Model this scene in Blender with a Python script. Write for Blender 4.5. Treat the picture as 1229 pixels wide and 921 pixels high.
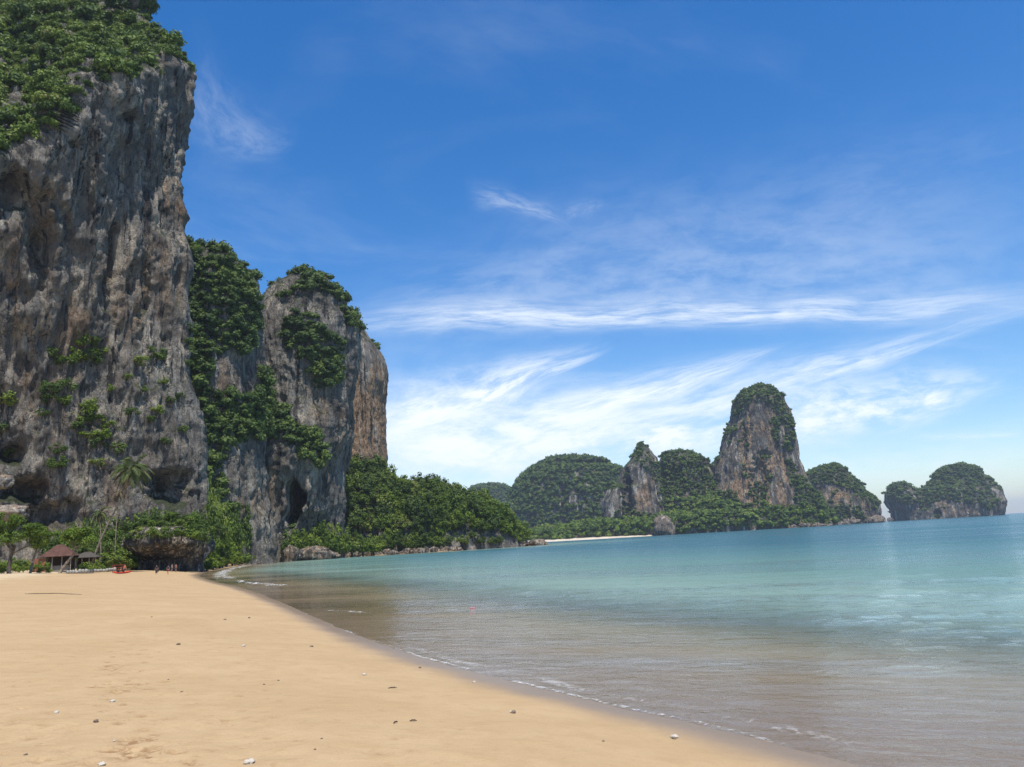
import bpy, math, random
import numpy as np
from mathutils import Matrix, Vector

sc = bpy.context.scene
for o in list(bpy.data.objects):
    bpy.data.objects.remove(o)
RNG = np.random.default_rng(7)
random.seed(7)
R = math.radians

# ------------------------------------------------------------------ camera
IW, IH, FPX = 1229.0, 921.0, 923.0
CAMH = 3.0
PITCH, ROLL = R(11.6), R(3.26)
f_ = np.array([0, math.cos(PITCH), math.sin(PITCH)])
r0 = np.array([1.0, 0, 0]); u0 = np.array([0, -math.sin(PITCH), math.cos(PITCH)])
r_ = r0 * math.cos(ROLL) - u0 * math.sin(ROLL)
u_ = u0 * math.cos(ROLL) + r0 * math.sin(ROLL)
CAM = np.array([0, 0, CAMH])
cam_d = bpy.data.cameras.new('camera'); cam = bpy.data.objects.new('camera', cam_d)
sc.collection.objects.link(cam)
M = Matrix.Identity(4)
for i in range(3):
    M[i][0], M[i][1], M[i][2], M[i][3] = r_[i], u_[i], -f_[i], CAM[i]
cam.matrix_world = M
cam_d.sensor_width = 36; cam_d.lens = 36 * FPX / IW
cam_d.clip_start = 0.1; cam_d.clip_end = 60000
sc.camera = cam

def ray(px, py):
    return f_ + r_ * (px - IW / 2) / FPX + u_ * (IH / 2 - py) / FPX
def W(px, py, Y):
    d = ray(px, py); return CAM + d * (Y / d[1])
def on_z(px, py, z):
    d = ray(px, py); return CAM + d * ((z - CAMH) / d[2])
def project(P):
    q = np.asarray(P) - CAM
    a = q @ r_; b = q @ u_; c = np.maximum(q @ f_, 1e-3)
    return IW / 2 + FPX * a / c, IH / 2 - FPX * b / c
def azel(px, py):
    d = ray(px, py); d = d / np.linalg.norm(d)
    return math.atan2(d[0], d[1]), math.asin(d[2])

# ------------------------------------------------------------------ world and sun
SUN_EL = R(67); SUN_DIR = np.array([0.42, -0.90])          # horizontal direction towards the sun
SUN_DIR = SUN_DIR / np.linalg.norm(SUN_DIR)
world = bpy.data.worlds.new('World'); sc.world = world; world.use_nodes = True
nt = world.node_tree; nt.nodes.clear()

class NG:
    """tiny node-graph helper: every method returns an output socket"""
    def __init__(s, tree): s.t = tree
    def n(s, typ, **kw):
        nd = s.t.nodes.new(typ)
        for k, v in kw.items(): setattr(nd, k, v)
        return nd
    def put(s, nd, key, v):
        if v is None: return
        inp = nd.inputs[key]
        if hasattr(v, 'is_output'): s.t.links.new(v, inp)
        else: inp.default_value = v
    def m(s, op, a, b=None, c=None, clamp=False):
        nd = s.n('ShaderNodeMath', operation=op, use_clamp=clamp)
        s.put(nd, 0, a); s.put(nd, 1, b); s.put(nd, 2, c)
        return nd.outputs[0]
    def vm(s, op, a, b=None):
        nd = s.n('ShaderNodeVectorMath', operation=op); s.put(nd, 0, a); s.put(nd, 1, b)
        return nd.outputs[0]
    def noise(s, vec, scale, detail=4, rough=0.55, dist=0.0, out=0, dim='3D'):
        nd = s.n('ShaderNodeTexNoise', noise_dimensions=dim)
        s.put(nd, 'Vector', vec); s.put(nd, 'Scale', scale); s.put(nd, 'Detail', detail)
        s.put(nd, 'Roughness', rough); s.put(nd, 'Distortion', dist)
        return nd.outputs[out]
    def ramp(s, fac, stops, interp='LINEAR'):
        nd = s.n('ShaderNodeValToRGB'); s.put(nd, 0, fac); cr = nd.color_ramp; cr.interpolation = interp
        while len(cr.elements) < len(stops): cr.elements.new(0.5)
        for e, (p, c) in zip(cr.elements, stops):
            e.position = p; e.color = (c, c, c, 1) if not hasattr(c, '__len__') else (*c, 1)
        return nd.outputs[0]
    def rng(s, v, a, b, c=0.0, d=1.0, smooth=True):
        nd = s.n('ShaderNodeMapRange', interpolation_type='SMOOTHSTEP' if smooth else 'LINEAR')
        s.put(nd, 0, v); s.put(nd, 1, a); s.put(nd, 2, b); s.put(nd, 3, c); s.put(nd, 4, d)
        return nd.outputs[0]
    def mix(s, fac, a, b, blend='MIX'):
        nd = s.n('ShaderNodeMix', data_type='RGBA', blend_type=blend)
        s.put(nd, 0, fac)
        for key, v in ((6, a), (7, b)):
            if hasattr(v, '__len__') and len(v) == 3: v = (*v, 1)
            s.put(nd, key, v)
        return nd.outputs[2]
    def xyz(s, v):
        nd = s.n('ShaderNodeSeparateXYZ'); s.put(nd, 0, v); return nd.outputs
    def cxyz(s, x, y, z=0.0):
        nd = s.n('ShaderNodeCombineXYZ'); s.put(nd, 0, x); s.put(nd, 1, y); s.put(nd, 2, z); return nd.outputs[0]
    def attr(s, name, out='Fac'):
        return s.n('ShaderNodeAttribute', attribute_name=name).outputs[out]
    def pos(s): return s.n('ShaderNodeNewGeometry').outputs['Position']
    def scaled(s, v, k): return s.vm('MULTIPLY', v, k)
    def bump(s, h, strength, dist, normal=None):
        nd = s.n('ShaderNodeBump'); s.put(nd, 'Strength', strength); s.put(nd, 'Distance', dist); s.put(nd, 'Height', h)
        if normal is not None: s.put(nd, 'Normal', normal)
        return nd.outputs[0]

g = NG(nt)
sky = g.n('ShaderNodeTexSky', sky_type='NISHITA')
sky.sun_disc = False; sky.sun_elevation = SUN_EL
sky.sun_rotation = math.atan2(SUN_DIR[0], SUN_DIR[1])
sky.altitude = 0; sky.air_density = 1.0; sky.dust_density = 0.3; sky.ozone_density = 2.2
tc = g.n('ShaderNodeTexCoord')
dx, dy, dz = g.xyz(tc.outputs['Generated'])
AZ = g.m('ARCTAN2', dx, dy)
EL = g.m('ARCSINE', dz)
wv = g.cxyz(AZ, g.m('MULTIPLY', EL, 2.0), 0.0)
warp = g.noise(wv, 4.0, 3, 0.5, 0.0, out=1)
wx, wy, wz = g.xyz(warp)
AZw = g.m('ADD', AZ, g.m('MULTIPLY', g.m('SUBTRACT', wx, 0.5), 0.12))
ELw = g.m('ADD', EL, g.m('MULTIPLY', g.m('SUBTRACT', wy, 0.5), 0.040))
# cirrus: long strokes of ice cloud (start, middle, end in the photograph; half widths; strength)
STROKES = [
    ((420, 392), (800, 378), (1260, 362), 15, 13, .62),
    ((430, 400), (820, 340), (1260, 330), 46, 60, .20),
    ((440, 520), (600, 470), (705, 425), 40, 9, .95),
    ((440, 560), (690, 500), (905, 425), 50, 6, .9),
    ((560, 575), (860, 482), (1230, 380), 34, 8, .62),
    ((430, 540), (700, 535), (960, 505), 46, 36, .95),
    ((900, 515), (1040, 492), (1190, 462), 38, 18, .85),
    ((1080, 527), (1150, 524), (1215, 519), 4, 3, .35),
    ((574, 240), (625, 250), (676, 268), 12, 7, .20),
    ((676, 262), (695, 256), (722, 250), 7, 5, .12),
    ((225, 100), (270, 150), (345, 175), 34, 12, .13),
    ((600, 300), (900, 270), (1260, 200), 45, 55, .08),
    ((950, 560), (1100, 575), (1260, 560), 25, 30, .30),
]
mask = None
for (a, b, c, w0, w1, k) in STROKES:
    (a0, e0), (a1, e1), (a2, e2) = azel(*a), azel(*b), azel(*c)
    tm = (a1 - a0) / (a2 - a0)
    q = ((e1 - e0) - (e2 - e0) * tm) / (tm * tm - tm); l = (e2 - e0) - q
    t = g.m('DIVIDE', g.m('SUBTRACT', AZw, a0), a2 - a0)
    ec = g.m('ADD', g.m('MULTIPLY', t, g.m('ADD', g.m('MULTIPLY', t, q), l)), e0)
    wd = g.m('MAXIMUM', g.m('ADD', g.m('MULTIPLY', t, (w1 - w0) / FPX), w0 / FPX), 0.002)
    dd = g.m('DIVIDE', g.m('SUBTRACT', ELw, ec), wd)
    # feathered above, crisper below
    sd = g.m('MULTIPLY', dd, g.rng(dd, -0.2, 0.2, 1.25, 0.8))
    band = g.m('EXPONENT', g.m('MULTIPLY', g.m('MULTIPLY', sd, sd), -1.0))
    st = g.cxyz(g.m('MULTIPLY', t, 2.2 + 4 * (a2 - a0)), g.m('MULTIPLY', dd, 1.0), k * 37.0)
    fib = g.rng(g.noise(st, 1.7, 7, 0.66, 0.15), 0.32, 0.68, 0.2, 1.2)
    ends = g.m('MULTIPLY', g.rng(t, -0.12, 0.22), g.rng(t, 1.12, 0.72))
    mm = g.m('MULTIPLY', g.m('MULTIPLY', g.m('MULTIPLY', band, fib), ends), k, clamp=True)
    inv = g.m('SUBTRACT', 1.0, mm)
    mask = inv if mask is None else g.m('MULTIPLY', mask, inv)
# thin veil everywhere (also outside the frame)
dzs = g.m('MAXIMUM', dz, 0.03)
plane = g.cxyz(g.m('DIVIDE', dx, dzs), g.m('MULTIPLY', g.m('DIVIDE', dy, dzs), 1.6), 0.0)
veil = g.rng(g.noise(plane, 0.55, 7, 0.62, 0.8), 0.50, 0.85, 0.0, 0.20)
veil = g.m('MULTIPLY', veil, g.rng(EL, 0.03, 0.16, 0.3, 1.0))
mask = g.m('MULTIPLY', mask, g.m('SUBTRACT', 1.0, veil))
cl = g.m('SUBTRACT', 1.0, mask, clamp=True)
hs = g.n('ShaderNodeHueSaturation'); g.put(hs, 'Hue', 0.506); g.put(hs, 'Saturation', 1.40); g.put(hs, 'Value', 1.22); g.put(hs, 'Color', sky.outputs[0])
col = g.mix(cl, hs.outputs[0], (7.4, 7.9, 8.3))
bg = g.n('ShaderNodeBackground'); g.put(bg, 0, col); g.put(bg, 1, 0.115)
wo = g.n('ShaderNodeOutputWorld'); nt.links.new(bg.outputs[0], wo.inputs[0])
world.cycles.sampling_method = 'MANUAL'; world.cycles.sample_map_resolution = 512

sun_d = bpy.data.lights.new('sun', 'SUN'); sun = bpy.data.objects.new('sun', sun_d); sc.collection.objects.link(sun)
sun_d.energy = 4.6; sun_d.angle = R(0.5); sun_d.color = (1.0, 0.955, 0.88)
tosun = Vector((SUN_DIR[0] * math.cos(SUN_EL), SUN_DIR[1] * math.cos(SUN_EL), math.sin(SUN_EL)))
sun.rotation_euler = tosun.to_track_quat('Z', 'Y').to_euler()
sun.location = (0, 0, 300)

vs = sc.view_settings
vs.view_transform = 'Standard'; vs.look = 'None'; vs.exposure = 0.32; vs.gamma = 1.0; vs.use_curve_mapping = False
sc.cycles.max_bounces = 8; sc.cycles.diffuse_bounces = 3; sc.cycles.glossy_bounces = 3
sc.cycles.transparent_max_bounces = 8; sc.cycles.caustics_reflective = False; sc.cycles.caustics_refractive = False
sc.cycles.use_denoising = True; sc.cycles.denoising_prefilter = 'NONE'
sc.cycles.volume_bounces = 0

# ------------------------------------------------------------------ numpy noise
_perm = np.random.default_rng(11).permutation(4096).astype(np.int64)
_gr = np.random.default_rng(12).normal(size=(4096, 3)); _gr /= np.linalg.norm(_gr, axis=1)[:, None]
def gnoise(P):
    P = np.asarray(P, float); sh = P.shape[:-1]; P = P.reshape(-1, 3)
    i = np.floor(P).astype(np.int64); f = P - i
    u = f * f * f * (f * (f * 6 - 15) + 10)
    out = np.zeros(len(P))
    for a in (0, 1):
        ha = _perm[(i[:, 0] + a) & 4095]; wa = u[:, 0] if a else 1 - u[:, 0]
        for b in (0, 1):
            hb = _perm[(ha + i[:, 1] + b) & 4095]; wb = u[:, 1] if b else 1 - u[:, 1]
            for c in (0, 1):
                h = _perm[(hb + i[:, 2] + c) & 4095]; wc = u[:, 2] if c else 1 - u[:, 2]
                gr = _gr[h]
                out += wa * wb * wc * (gr[:, 0] * (f[:, 0] - a) + gr[:, 1] * (f[:, 1] - b) + gr[:, 2] * (f[:, 2] - c))
    return (out * 1.5).reshape(sh)
def fbm(P, oct=4, gain=0.5):
    P = np.asarray(P, float); s = 0; a = 1.0
    for k in range(oct):
        s = s + a * gnoise(P * 2.03 ** k + k * 17.3); a *= gain
    return s
def ridge(P, oct=3, gain=0.5):
    P = np.asarray(P, float); s = 0; a = 1.0
    for k in range(oct):
        s = s + a * (1 - 2 * np.abs(gnoise(P * 2.1 ** k + k * 31.7))); a *= gain
    return s
def sst(x, a, b):
    t = np.clip((np.asarray(x, float) - a) / (b - a), 0, 1); return t * t * (3 - 2 * t)

# ------------------------------------------------------------------ object helpers
def link(o, parent=None):
    sc.collection.objects.link(o)
    if parent is not None: o.parent = parent
    return o
def tag(o, label=None, cat=None, group=None, kind=None):
    if label: o['label'] = label
    if cat: o['category'] = cat
    if group: o['group'] = group
    if kind: o['kind'] = kind
    return o
def fast_mesh(name, V, F, smooth=True, mat=None, attrs=None):
    me = bpy.data.meshes.new(name)
    V = np.asarray(V, np.float32); F = np.asarray(F, np.int32); k = F.shape[1]
    me.vertices.add(len(V)); me.vertices.foreach_set('co', V.ravel())
    me.loops.add(F.size); me.loops.foreach_set('vertex_index', F.ravel())
    me.polygons.add(len(F)); me.polygons.foreach_set('loop_start', np.arange(0, F.size, k, dtype=np.int32))
    me.polygons.foreach_set('use_smooth', np.full(len(F), smooth))
    for n, v in (attrs or {}).items():
        at = me.attributes.new(n, 'FLOAT', 'POINT'); at.data.foreach_set('value', np.asarray(v, np.float32).ravel())
    me.update(calc_edges=True); me.validate()
    if mat: me.materials.append(mat)
    return me
def mesh_obj(name, me, parent=None, loc=None):
    o = bpy.data.objects.new(name, me); link(o, parent)
    if loc is not None: o.location = loc
    return o
def grid_faces(nv, nu, wrap=False):
    i = np.arange(nv - 1)[:, None]; j = np.arange(nu if wrap else nu - 1)[None, :]
    j2 = (j + 1) % nu
    a = i * nu + j; b = i * nu + j2; c = (i + 1) * nu + j2; d = (i + 1) * nu + j
    return np.stack([a, b, c, d], -1).reshape(-1, 4)
class MB:
    """collects boxes / tubes into ONE mesh of quads and triangles"""
    def __init__(s): s.v = []; s.f = []
    def box(s, c, size, rz=0.0, M=None):
        x, y, z = [k / 2 for k in size]; n = len(s.v)
        cr, sr = math.cos(rz), math.sin(rz)
        for a in (-1, 1):
            for b in (-1, 1):
                for d in (-1, 1):
                    p = Vector((a * x, b * y, d * z))
                    p = M @ p if M is not None else Vector((p.x * cr - p.y * sr, p.x * sr + p.y * cr, p.z))
                    s.v.append(tuple(Vector(c) + p))
        for q in ((0, 1, 3, 2), (4, 6, 7, 5), (0, 4, 5, 1), (2, 3, 7, 6), (0, 2, 6, 4), (1, 5, 7, 3)):
            s.f.append(tuple(n + k for k in q))
        return s
    def tube(s, pts, rad, sides=8, cap=True):
        pts = [Vector(p) for p in pts]; n0 = len(s.v)
        up = Vector((0.3, 0.2, 1)).normalized()
        for i, p in enumerate(pts):
            t = (pts[min(i + 1, len(pts) - 1)] - pts[max(i - 1, 0)]).normalized()
            a = t.cross(up)
            if a.length < 1e-3: a = t.cross(Vector((1, 0, 0)))
            a.normalize(); b = t.cross(a); r = rad[i] if hasattr(rad, '__len__') else rad
            for k in range(sides):
                an = 2 * math.pi * k / sides
                s.v.append(tuple(p + (a * math.cos(an) + b * math.sin(an)) * r))
        for i in range(len(pts) - 1):
            for k in range(sides):
                s.f.append((n0 + i * sides + k, n0 + i * sides + (k + 1) % sides, n0 + (i + 1) * sides + (k + 1) % sides, n0 + (i + 1) * sides + k))
        if cap:
            s.f.append(tuple(n0 + k for k in range(sides)))
            s.f.append(tuple(n0 + (len(pts) - 1) * sides + k for k in range(sides))[::-1])
        return s
    def poly(s, pts):
        n = len(s.v); s.v += [tuple(p) for p in pts]; s.f.append(tuple(range(n, n + len(pts)))); return s
    def mesh(s, name, mat, smooth=False):
        me = bpy.data.meshes.new(name); me.from_pydata(s.v, [], s.f); me.update()
        if smooth:
            for p in me.polygons: p.use_smooth = True
        if mat: me.materials.append(mat)
        return me
    def build(s, name, mat, parent=None, smooth=False):
        return mesh_obj(name, s.mesh(name, mat, smooth), parent)

# ------------------------------------------------------------------ materials
def new_mat(name):
    m = bpy.data.materials.new(name); m.use_nodes = True; m.node_tree.nodes.clear()
    g = NG(m.node_tree); out = g.n('ShaderNodeOutputMaterial')
    return m, g, out
def principled(g, out, col, rough=0.8, normal=None, spec=0.3, metal=0.0):
    p = g.n('ShaderNodeBsdfPrincipled')
    if hasattr(col, '__len__') and len(col) == 3: col = (*col, 1)
    g.put(p, 'Base Color', col); g.put(p, 'Roughness', rough); g.put(p, 'Specular IOR Level', spec); g.put(p, 'Metallic', metal)
    if normal is not None: g.put(p, 'Normal', normal)
    g.t.links.new(p.outputs[0], out.inputs[0]); return p
def plain(name, col, rough=0.7, var=0.25, scale=6.0, spec=0.3):
    m, g, out = new_mat(name)
    n = g.noise(g.n('ShaderNodeTexCoord').outputs['Object'], scale, 5)
    c = g.mix(g.rng(n, 0.3, 0.7), tuple(k * (1 - var) for k in col), tuple(min(1, k * (1 + var)) for k in col))
    principled(g, out, c, rough, g.bump(n, 0.3, 0.03), spec)
    return m

def rock_mat(name, k=1.0, grey=(0.055, 0.19), warm=0.5, bump=1.0, seed=0.0):
    """limestone: grey body, pale tufa and black water streaks, ochre stain; k = size of the marks"""
    m, g, out = new_mat(name)
    p = g.vm('ADD', g.pos(), (seed * 13.1, seed * 7.7, 0.0))
    iso = g.noise(p, 0.10 / k, 9, 0.70)
    st1 = g.noise(g.scaled(p, (1, 1, 0.07)), 0.34 / k, 9, 0.68, 0.4)
    st2 = g.noise(g.scaled(g.vm('ADD', p, (91.0, 37.0, 5.0)), (1, 1, 0.028)), 0.50 / k, 7, 0.64, 0.3)
    st3 = g.noise(g.scaled(g.vm('ADD', p, (-51.0, 77.0, 25.0)), (1, 1, 0.16)), 0.20 / k, 8, 0.68, 0.6)
    fine = g.noise(g.scaled(p, (1, 1, 0.45)), 1.1 / k, 8, 0.74)
    a, b = grey
    c = g.ramp(iso, [(0.34, (a * 0.75, a * 0.7, a * 0.65)), (0.50, ((a + b) / 2 * 1.05, (a + b) / 2 * 0.97, (a + b) / 2 * 0.86)), (0.66, (b * 1.08, b * 0.98, b * 0.84))])
    pale = g.m('MULTIPLY', g.rng(st1, 0.50, 0.60), g.rng(iso, 0.40, 0.54))
    c = g.mix(g.m('MULTIPLY', pale, 0.8), c, (0.56, 0.49, 0.385))
    och = g.m('MULTIPLY', g.rng(g.m('ADD', st3, g.m('MULTIPLY', g.attr('ochre'), 0.07)), 0.47, 0.60), g.m('ADD', g.attr('ochre'), warm * 0.30), clamp=True)
    c = g.mix(g.m('MULTIPLY', och, 0.85), c, g.mix(g.rng(fine, 0.38, 0.60), (0.20, 0.105, 0.052), (0.46, 0.31, 0.185)))
    wh = g.m('MULTIPLY', g.rng(st2, 0.60, 0.68), 0.75)
    c = g.mix(wh, c, (0.40, 0.40, 0.38))
    dk = g.m('MULTIPLY', g.rng(st2, 0.47, 0.38), g.rng(st3, 0.60, 0.46), clamp=True)
    c = g.mix(g.m('MULTIPLY', dk, 0.9), c, (0.022, 0.022, 0.024))
    c = g.mix(g.rng(fine, 0.32, 0.47, 0.6, 0.0), c, (0.022, 0.022, 0.022))
    c = g.mix(g.m('MULTIPLY', g.attr('moss'), 0.85), c, g.mix(fine, (0.02, 0.032, 0.012), (0.07, 0.09, 0.03)))
    vo = g.n('ShaderNodeTexVoronoi', feature='DISTANCE_TO_EDGE'); g.put(vo, 'Scale', 0.22 / k)
    g.put(vo, 'Vector', g.vm('ADD', g.scaled(p, (1, 1, 0.28)), g.scaled(g.noise(p, 0.5 / k, 4, 0.6, out=1), (5.0 * k, 5.0 * k, 3.0 * k))))
    crk = g.m('MULTIPLY', g.rng(vo.outputs[0], 0.05, 0.0), g.rng(iso, 0.42, 0.58), clamp=True)
    c = g.mix(g.m('MULTIPLY', crk, 0.6), c, (0.018, 0.018, 0.018))
    h = g.m('ADD', g.m('MULTIPLY', g.m('SUBTRACT', st1, g.m('MULTIPLY', crk, 0.35)), 0.9), g.m('ADD', g.m('MULTIPLY', fine, 0.9), g.m('MULTIPLY', iso, 0.5)))
    principled(g, out, c, 0.92, g.bump(h, 1.0 * bump, 2.2 * k), 0.12)
    return m

def leaf_mat(name, stops, trans=0.25, huevar=0.35):
    m, g, out = new_mat(name)
    oi = g.n('ShaderNodeObjectInfo').outputs['Random']
    rnd = g.m('FRACT', g.m('ADD', g.attr('rnd'), oi))
    n = g.noise(g.pos(), 0.16, 3, 0.6)
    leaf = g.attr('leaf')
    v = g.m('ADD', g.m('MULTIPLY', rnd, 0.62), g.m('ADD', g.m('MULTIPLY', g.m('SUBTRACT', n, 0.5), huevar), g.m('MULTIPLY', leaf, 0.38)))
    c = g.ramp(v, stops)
    d = g.n('ShaderNodeBsdfPrincipled'); g.put(d, 'Base Color', c); g.put(d, 'Roughness', 0.62); g.put(d, 'Specular IOR Level', 0.22)
    t = g.n('ShaderNodeBsdfTranslucent'); g.put(t, 0, g.mix(0.5, c, (0.12, 0.17, 0.02)))
    mx = g.n('ShaderNodeMixShader'); g.put(mx, 0, trans); g.put(mx, 1, d.outputs[0]); g.put(mx, 2, t.outputs[0])
    g.t.links.new(mx.outputs[0], out.inputs[0]); return m

GREEN = [(0.05, (0.036, 0.065, 0.013)), (0.3, (0.068, 0.115, 0.019)), (0.55, (0.114, 0.175, 0.025)), (0.78, (0.182, 0.237, 0.038)), (0.9, (0.20, 0.205, 0.06)), (1.0, (0.19, 0.15, 0.085))]
DARKGREEN = [(0.05, (0.032, 0.058, 0.014)), (0.4, (0.062, 0.104, 0.022)), (0.7, (0.105, 0.153, 0.030)), (0.98, (0.169, 0.189, 0.050))]
BRIGHT = [(0.05, (0.057, 0.097, 0.013)), (0.4, (0.109, 0.171, 0.021)), (0.7, (0.172, 0.237, 0.030)), (0.98, (0.229, 0.275, 0.047))]
M_leaf = leaf_mat('leaf_green', GREEN)
M_leafd = leaf_mat('leaf_dark_green', DARKGREEN, 0.2)
M_leafb = leaf_mat('leaf_bright_green', BRIGHT, 0.3)
M_palm = leaf_mat('palm_frond', [(0.05, (0.035, 0.055, 0.014)), (0.5, (0.075, 0.105, 0.028)), (0.98, (0.15, 0.165, 0.05))], 0.25)
M_dead = leaf_mat('dry_frond', [(0.05, (0.10, 0.075, 0.045)), (0.98, (0.22, 0.17, 0.10))], 0.15)
M_bark = plain('bark_grey_brown', (0.19, 0.155, 0.115), 0.9, 0.45, 3.0)
M_barkd = plain('bark_dark', (0.075, 0.06, 0.045), 0.9, 0.4, 3.0)
M_rock_main = rock_mat('limestone_main', 1.0, (0.10, 0.34), 0.45, 1.0, 0.0)
M_rock_two = rock_mat('limestone_second', 1.35, (0.095, 0.32), 0.4, 1.0, 3.0)
M_rock_far = rock_mat('limestone_far', 2.4, (0.045, 0.16), 0.8, 0.8, 5.0)
M_boulder = rock_mat('boulder_brown', 0.35, (0.035, 0.11), 0.7, 0.6, 8.0)
M_boulder_pale = rock_mat('boulder_pale', 0.5, (0.10, 0.24), 0.8, 0.6, 9.0)

# ------------------------------------------------------------------ beach and sea bed: ONE sheet
SHORE_PX = [(1400, 1010), (1230, 968), (1060, 923), (1000, 906), (920, 886), (850, 868), (770, 852), (700, 836), (620, 817), (550, 799), (500, 785), (450, 768),
            (415, 755), (385, 742), (350, 727), (318, 715), (285, 705), (255, 699), (238, 694), (232, 691), (240, 688), (262, 684), (290, 679), (320, 675.2), (352, 672.6)]
SHORE = [on_z(px, py, 0.0)[:2] for px, py in SHORE_PX]
for px, Y in ((385, 388), (420, 392), (460, 396), (500, 400), (540, 408), (580, 420), (612, 436), (632, 452), (640, 468), (625, 520), (560, 640), (430, 800)):
    p = W(px, 655, Y); SHORE.append(p[:2])
LAND = np.array([(45.0, -60.0), (30.0, -14.0)] + [tuple(p) for p in SHORE] + [(-400, 1200), (-3000, 1200), (-3000, -60)])
def seg_dist(P, poly):
    d = np.full(len(P), 1e18); inside = np.zeros(len(P), bool)
    n = len(poly)
    for i in range(n):
        a = poly[i]; b = poly[(i + 1) % n]; ab = b - a
        t = np.clip(((P - a) @ ab) / (ab @ ab), 0, 1)
        q = P - a - t[:, None] * ab
        d = np.minimum(d, (q * q).sum(1))
        cond = (a[1] > P[:, 1]) != (b[1] > P[:, 1])
        xs = a[0] + (P[:, 1] - a[1]) / (b[1] - a[1] + 1e-12) * ab[0]
        inside ^= cond & (P[:, 0] < xs)
    d = np.sqrt(d); return np.where(inside, d, -d)
def ground_z(x, y):
    x = np.atleast_1d(np.asarray(x, float)); y = np.atleast_1d(np.asarray(y, float)); sh = x.shape
    P = np.stack([x.ravel(), y.ravel()], 1); d = seg_dist(P, LAND)
    r = np.hypot(P[:, 0], P[:, 1])
    P3 = np.concatenate([P, np.zeros((len(P), 1))], 1)
    d = d + 0.35 * gnoise(P3 * 0.23) * sst(np.abs(d), -1, 6) + 0.10 * gnoise(P3 * 0.9)
    up = 1.36 * (1 - np.exp(-np.maximum(d, 0) / 8.5)) * (np.maximum(d, 0) / (np.maximum(d, 0) + 0.9)) + 0.022 * np.minimum(np.maximum(d, 0), 60)
    up = up + 0.5 * sst(d, 16, 30)
    dn = -0.026 * np.maximum(-d, 0) - 0.026 * np.maximum(-d - 6, 0) - 0.015 * np.maximum(-d - 20, 0)
    z = np.where(d > 0, up, np.maximum(dn, -9.0))
    und = 0.04 * gnoise(P3 * 0.35) + 0.022 * gnoise(P3 * 1.1) + 0.010 * gnoise(P3 * 3.1) + 0.07 * gnoise(P3 * 0.06)
    z = z + und * sst(d, 0.5, 8)
    return z.reshape(sh), d.reshape(sh)
def gz(x, y): return float(ground_z(x, y)[0][0])
def on_ground(px, py):
    z = 0.8
    for _ in range(9):
        p = on_z(px, py, min(z, CAMH - 0.05)); z = 0.5 * z + 0.5 * gz(p[0], p[1])
    return np.array([p[0], p[1], gz(p[0], p[1])])

def graded(lo, hi, fine_lo, fine_hi, step, grow):
    xs = list(np.arange(fine_lo, fine_hi + 1e-6, step)); s = step; x = xs[-1]
    while x < hi: s *= grow; x += s; xs.append(min(x, hi))
    s = step; x = xs[0]; left = []
    while x > lo: s *= grow; x -= s; left.append(max(x, lo))
    return np.array(left[::-1] + xs)
gx = graded(-14000, 14000, -9.0, 9.0, 0.055, 1.05)
gy_ = [5.0]
while gy_[-1] < 16000: gy_.append(gy_[-1] + max(0.05, (0.0075 if gy_[-1] < 60 else 0.03) * gy_[-1]))
gy = np.array([-60, -30, -12, -4, 0, 2, 3.5, 4.3, 4.7] + gy_)
GX, GY = np.meshgrid(gx, gy)
GZ, GD = ground_z(GX, GY)
# footprints and scuffed patches: dents with a rim, and darker damp sand turned up
scuff = np.zeros_like(GZ)
def dent(cx, cy, ang, ln, wd, dep, dark):
    j0, j1 = np.searchsorted(gx, [cx - 0.6, cx + 0.6]); i0, i1 = np.searchsorted(gy, [cy - 0.8, cy + 0.8])
    if j1 <= j0 or i1 <= i0: return
    X = GX[i0:i1, j0:j1] - cx; Y = GY[i0:i1, j0:j1] - cy
    a = (X * math.cos(ang) + Y * math.sin(ang)) / ln; b = (-X * math.sin(ang) + Y * math.cos(ang)) / wd
    q = a * a + b * b
    GZ[i0:i1, j0:j1] += -dep * np.exp(-q ** 2 * 1.0) + 0.4 * dep * np.exp(-((np.sqrt(q) - 1.45) / 0.35) ** 2)
    scuff[i0:i1, j0:j1] = np.maximum(scuff[i0:i1, j0:j1], dark * np.exp(-q ** 2 * 0.8))
rs = random.Random(5)
def trail(pxs, step=0.62, spread=0.16, dep=0.022, dark=0.8):
    pts = [on_ground(*p)[:2] for p in pxs]; side = 1
    for a, b in zip(pts[:-1], pts[1:]):
        L = np.linalg.norm(b - a); n = max(1, int(L / step)); ang = math.atan2(b[1] - a[1], b[0] - a[0])
        for k in range(n):
            p = a + (b - a) * (k + rs.random() * 0.4) / n; side = -side
            dent(p[0] - math.sin(ang) * side * spread + rs.gauss(0, .06), p[1] + math.cos(ang) * side * spread + rs.gauss(0, .06), ang + rs.gauss(0, .25),
                 rs.uniform(.11, .16), rs.uniform(.05, .075), dep * rs.uniform(.6, 1.2), dark * rs.uniform(.5, 1.1))
trail([(222, 921), (196, 905), (165, 885), (150, 862), (133, 840), (122, 820), (140, 800), (150, 775), (165, 742), (178, 718), (188, 700)])
trail([(200, 915), (172, 890), (140, 858), (128, 830), (160, 800), (190, 772), (205, 745), (200, 712)], dark=.7)
trail([(350, 868), (330, 835), (306, 812), (285, 792), (255, 770), (235, 745)], dep=0.012, dark=.35)
trail([(20, 918), (15, 880), (5, 845), (0, 820)], dark=.5)
trail([(70, 905), (60, 880), (40, 850), (35, 800), (60, 770)], dark=.35)
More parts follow.
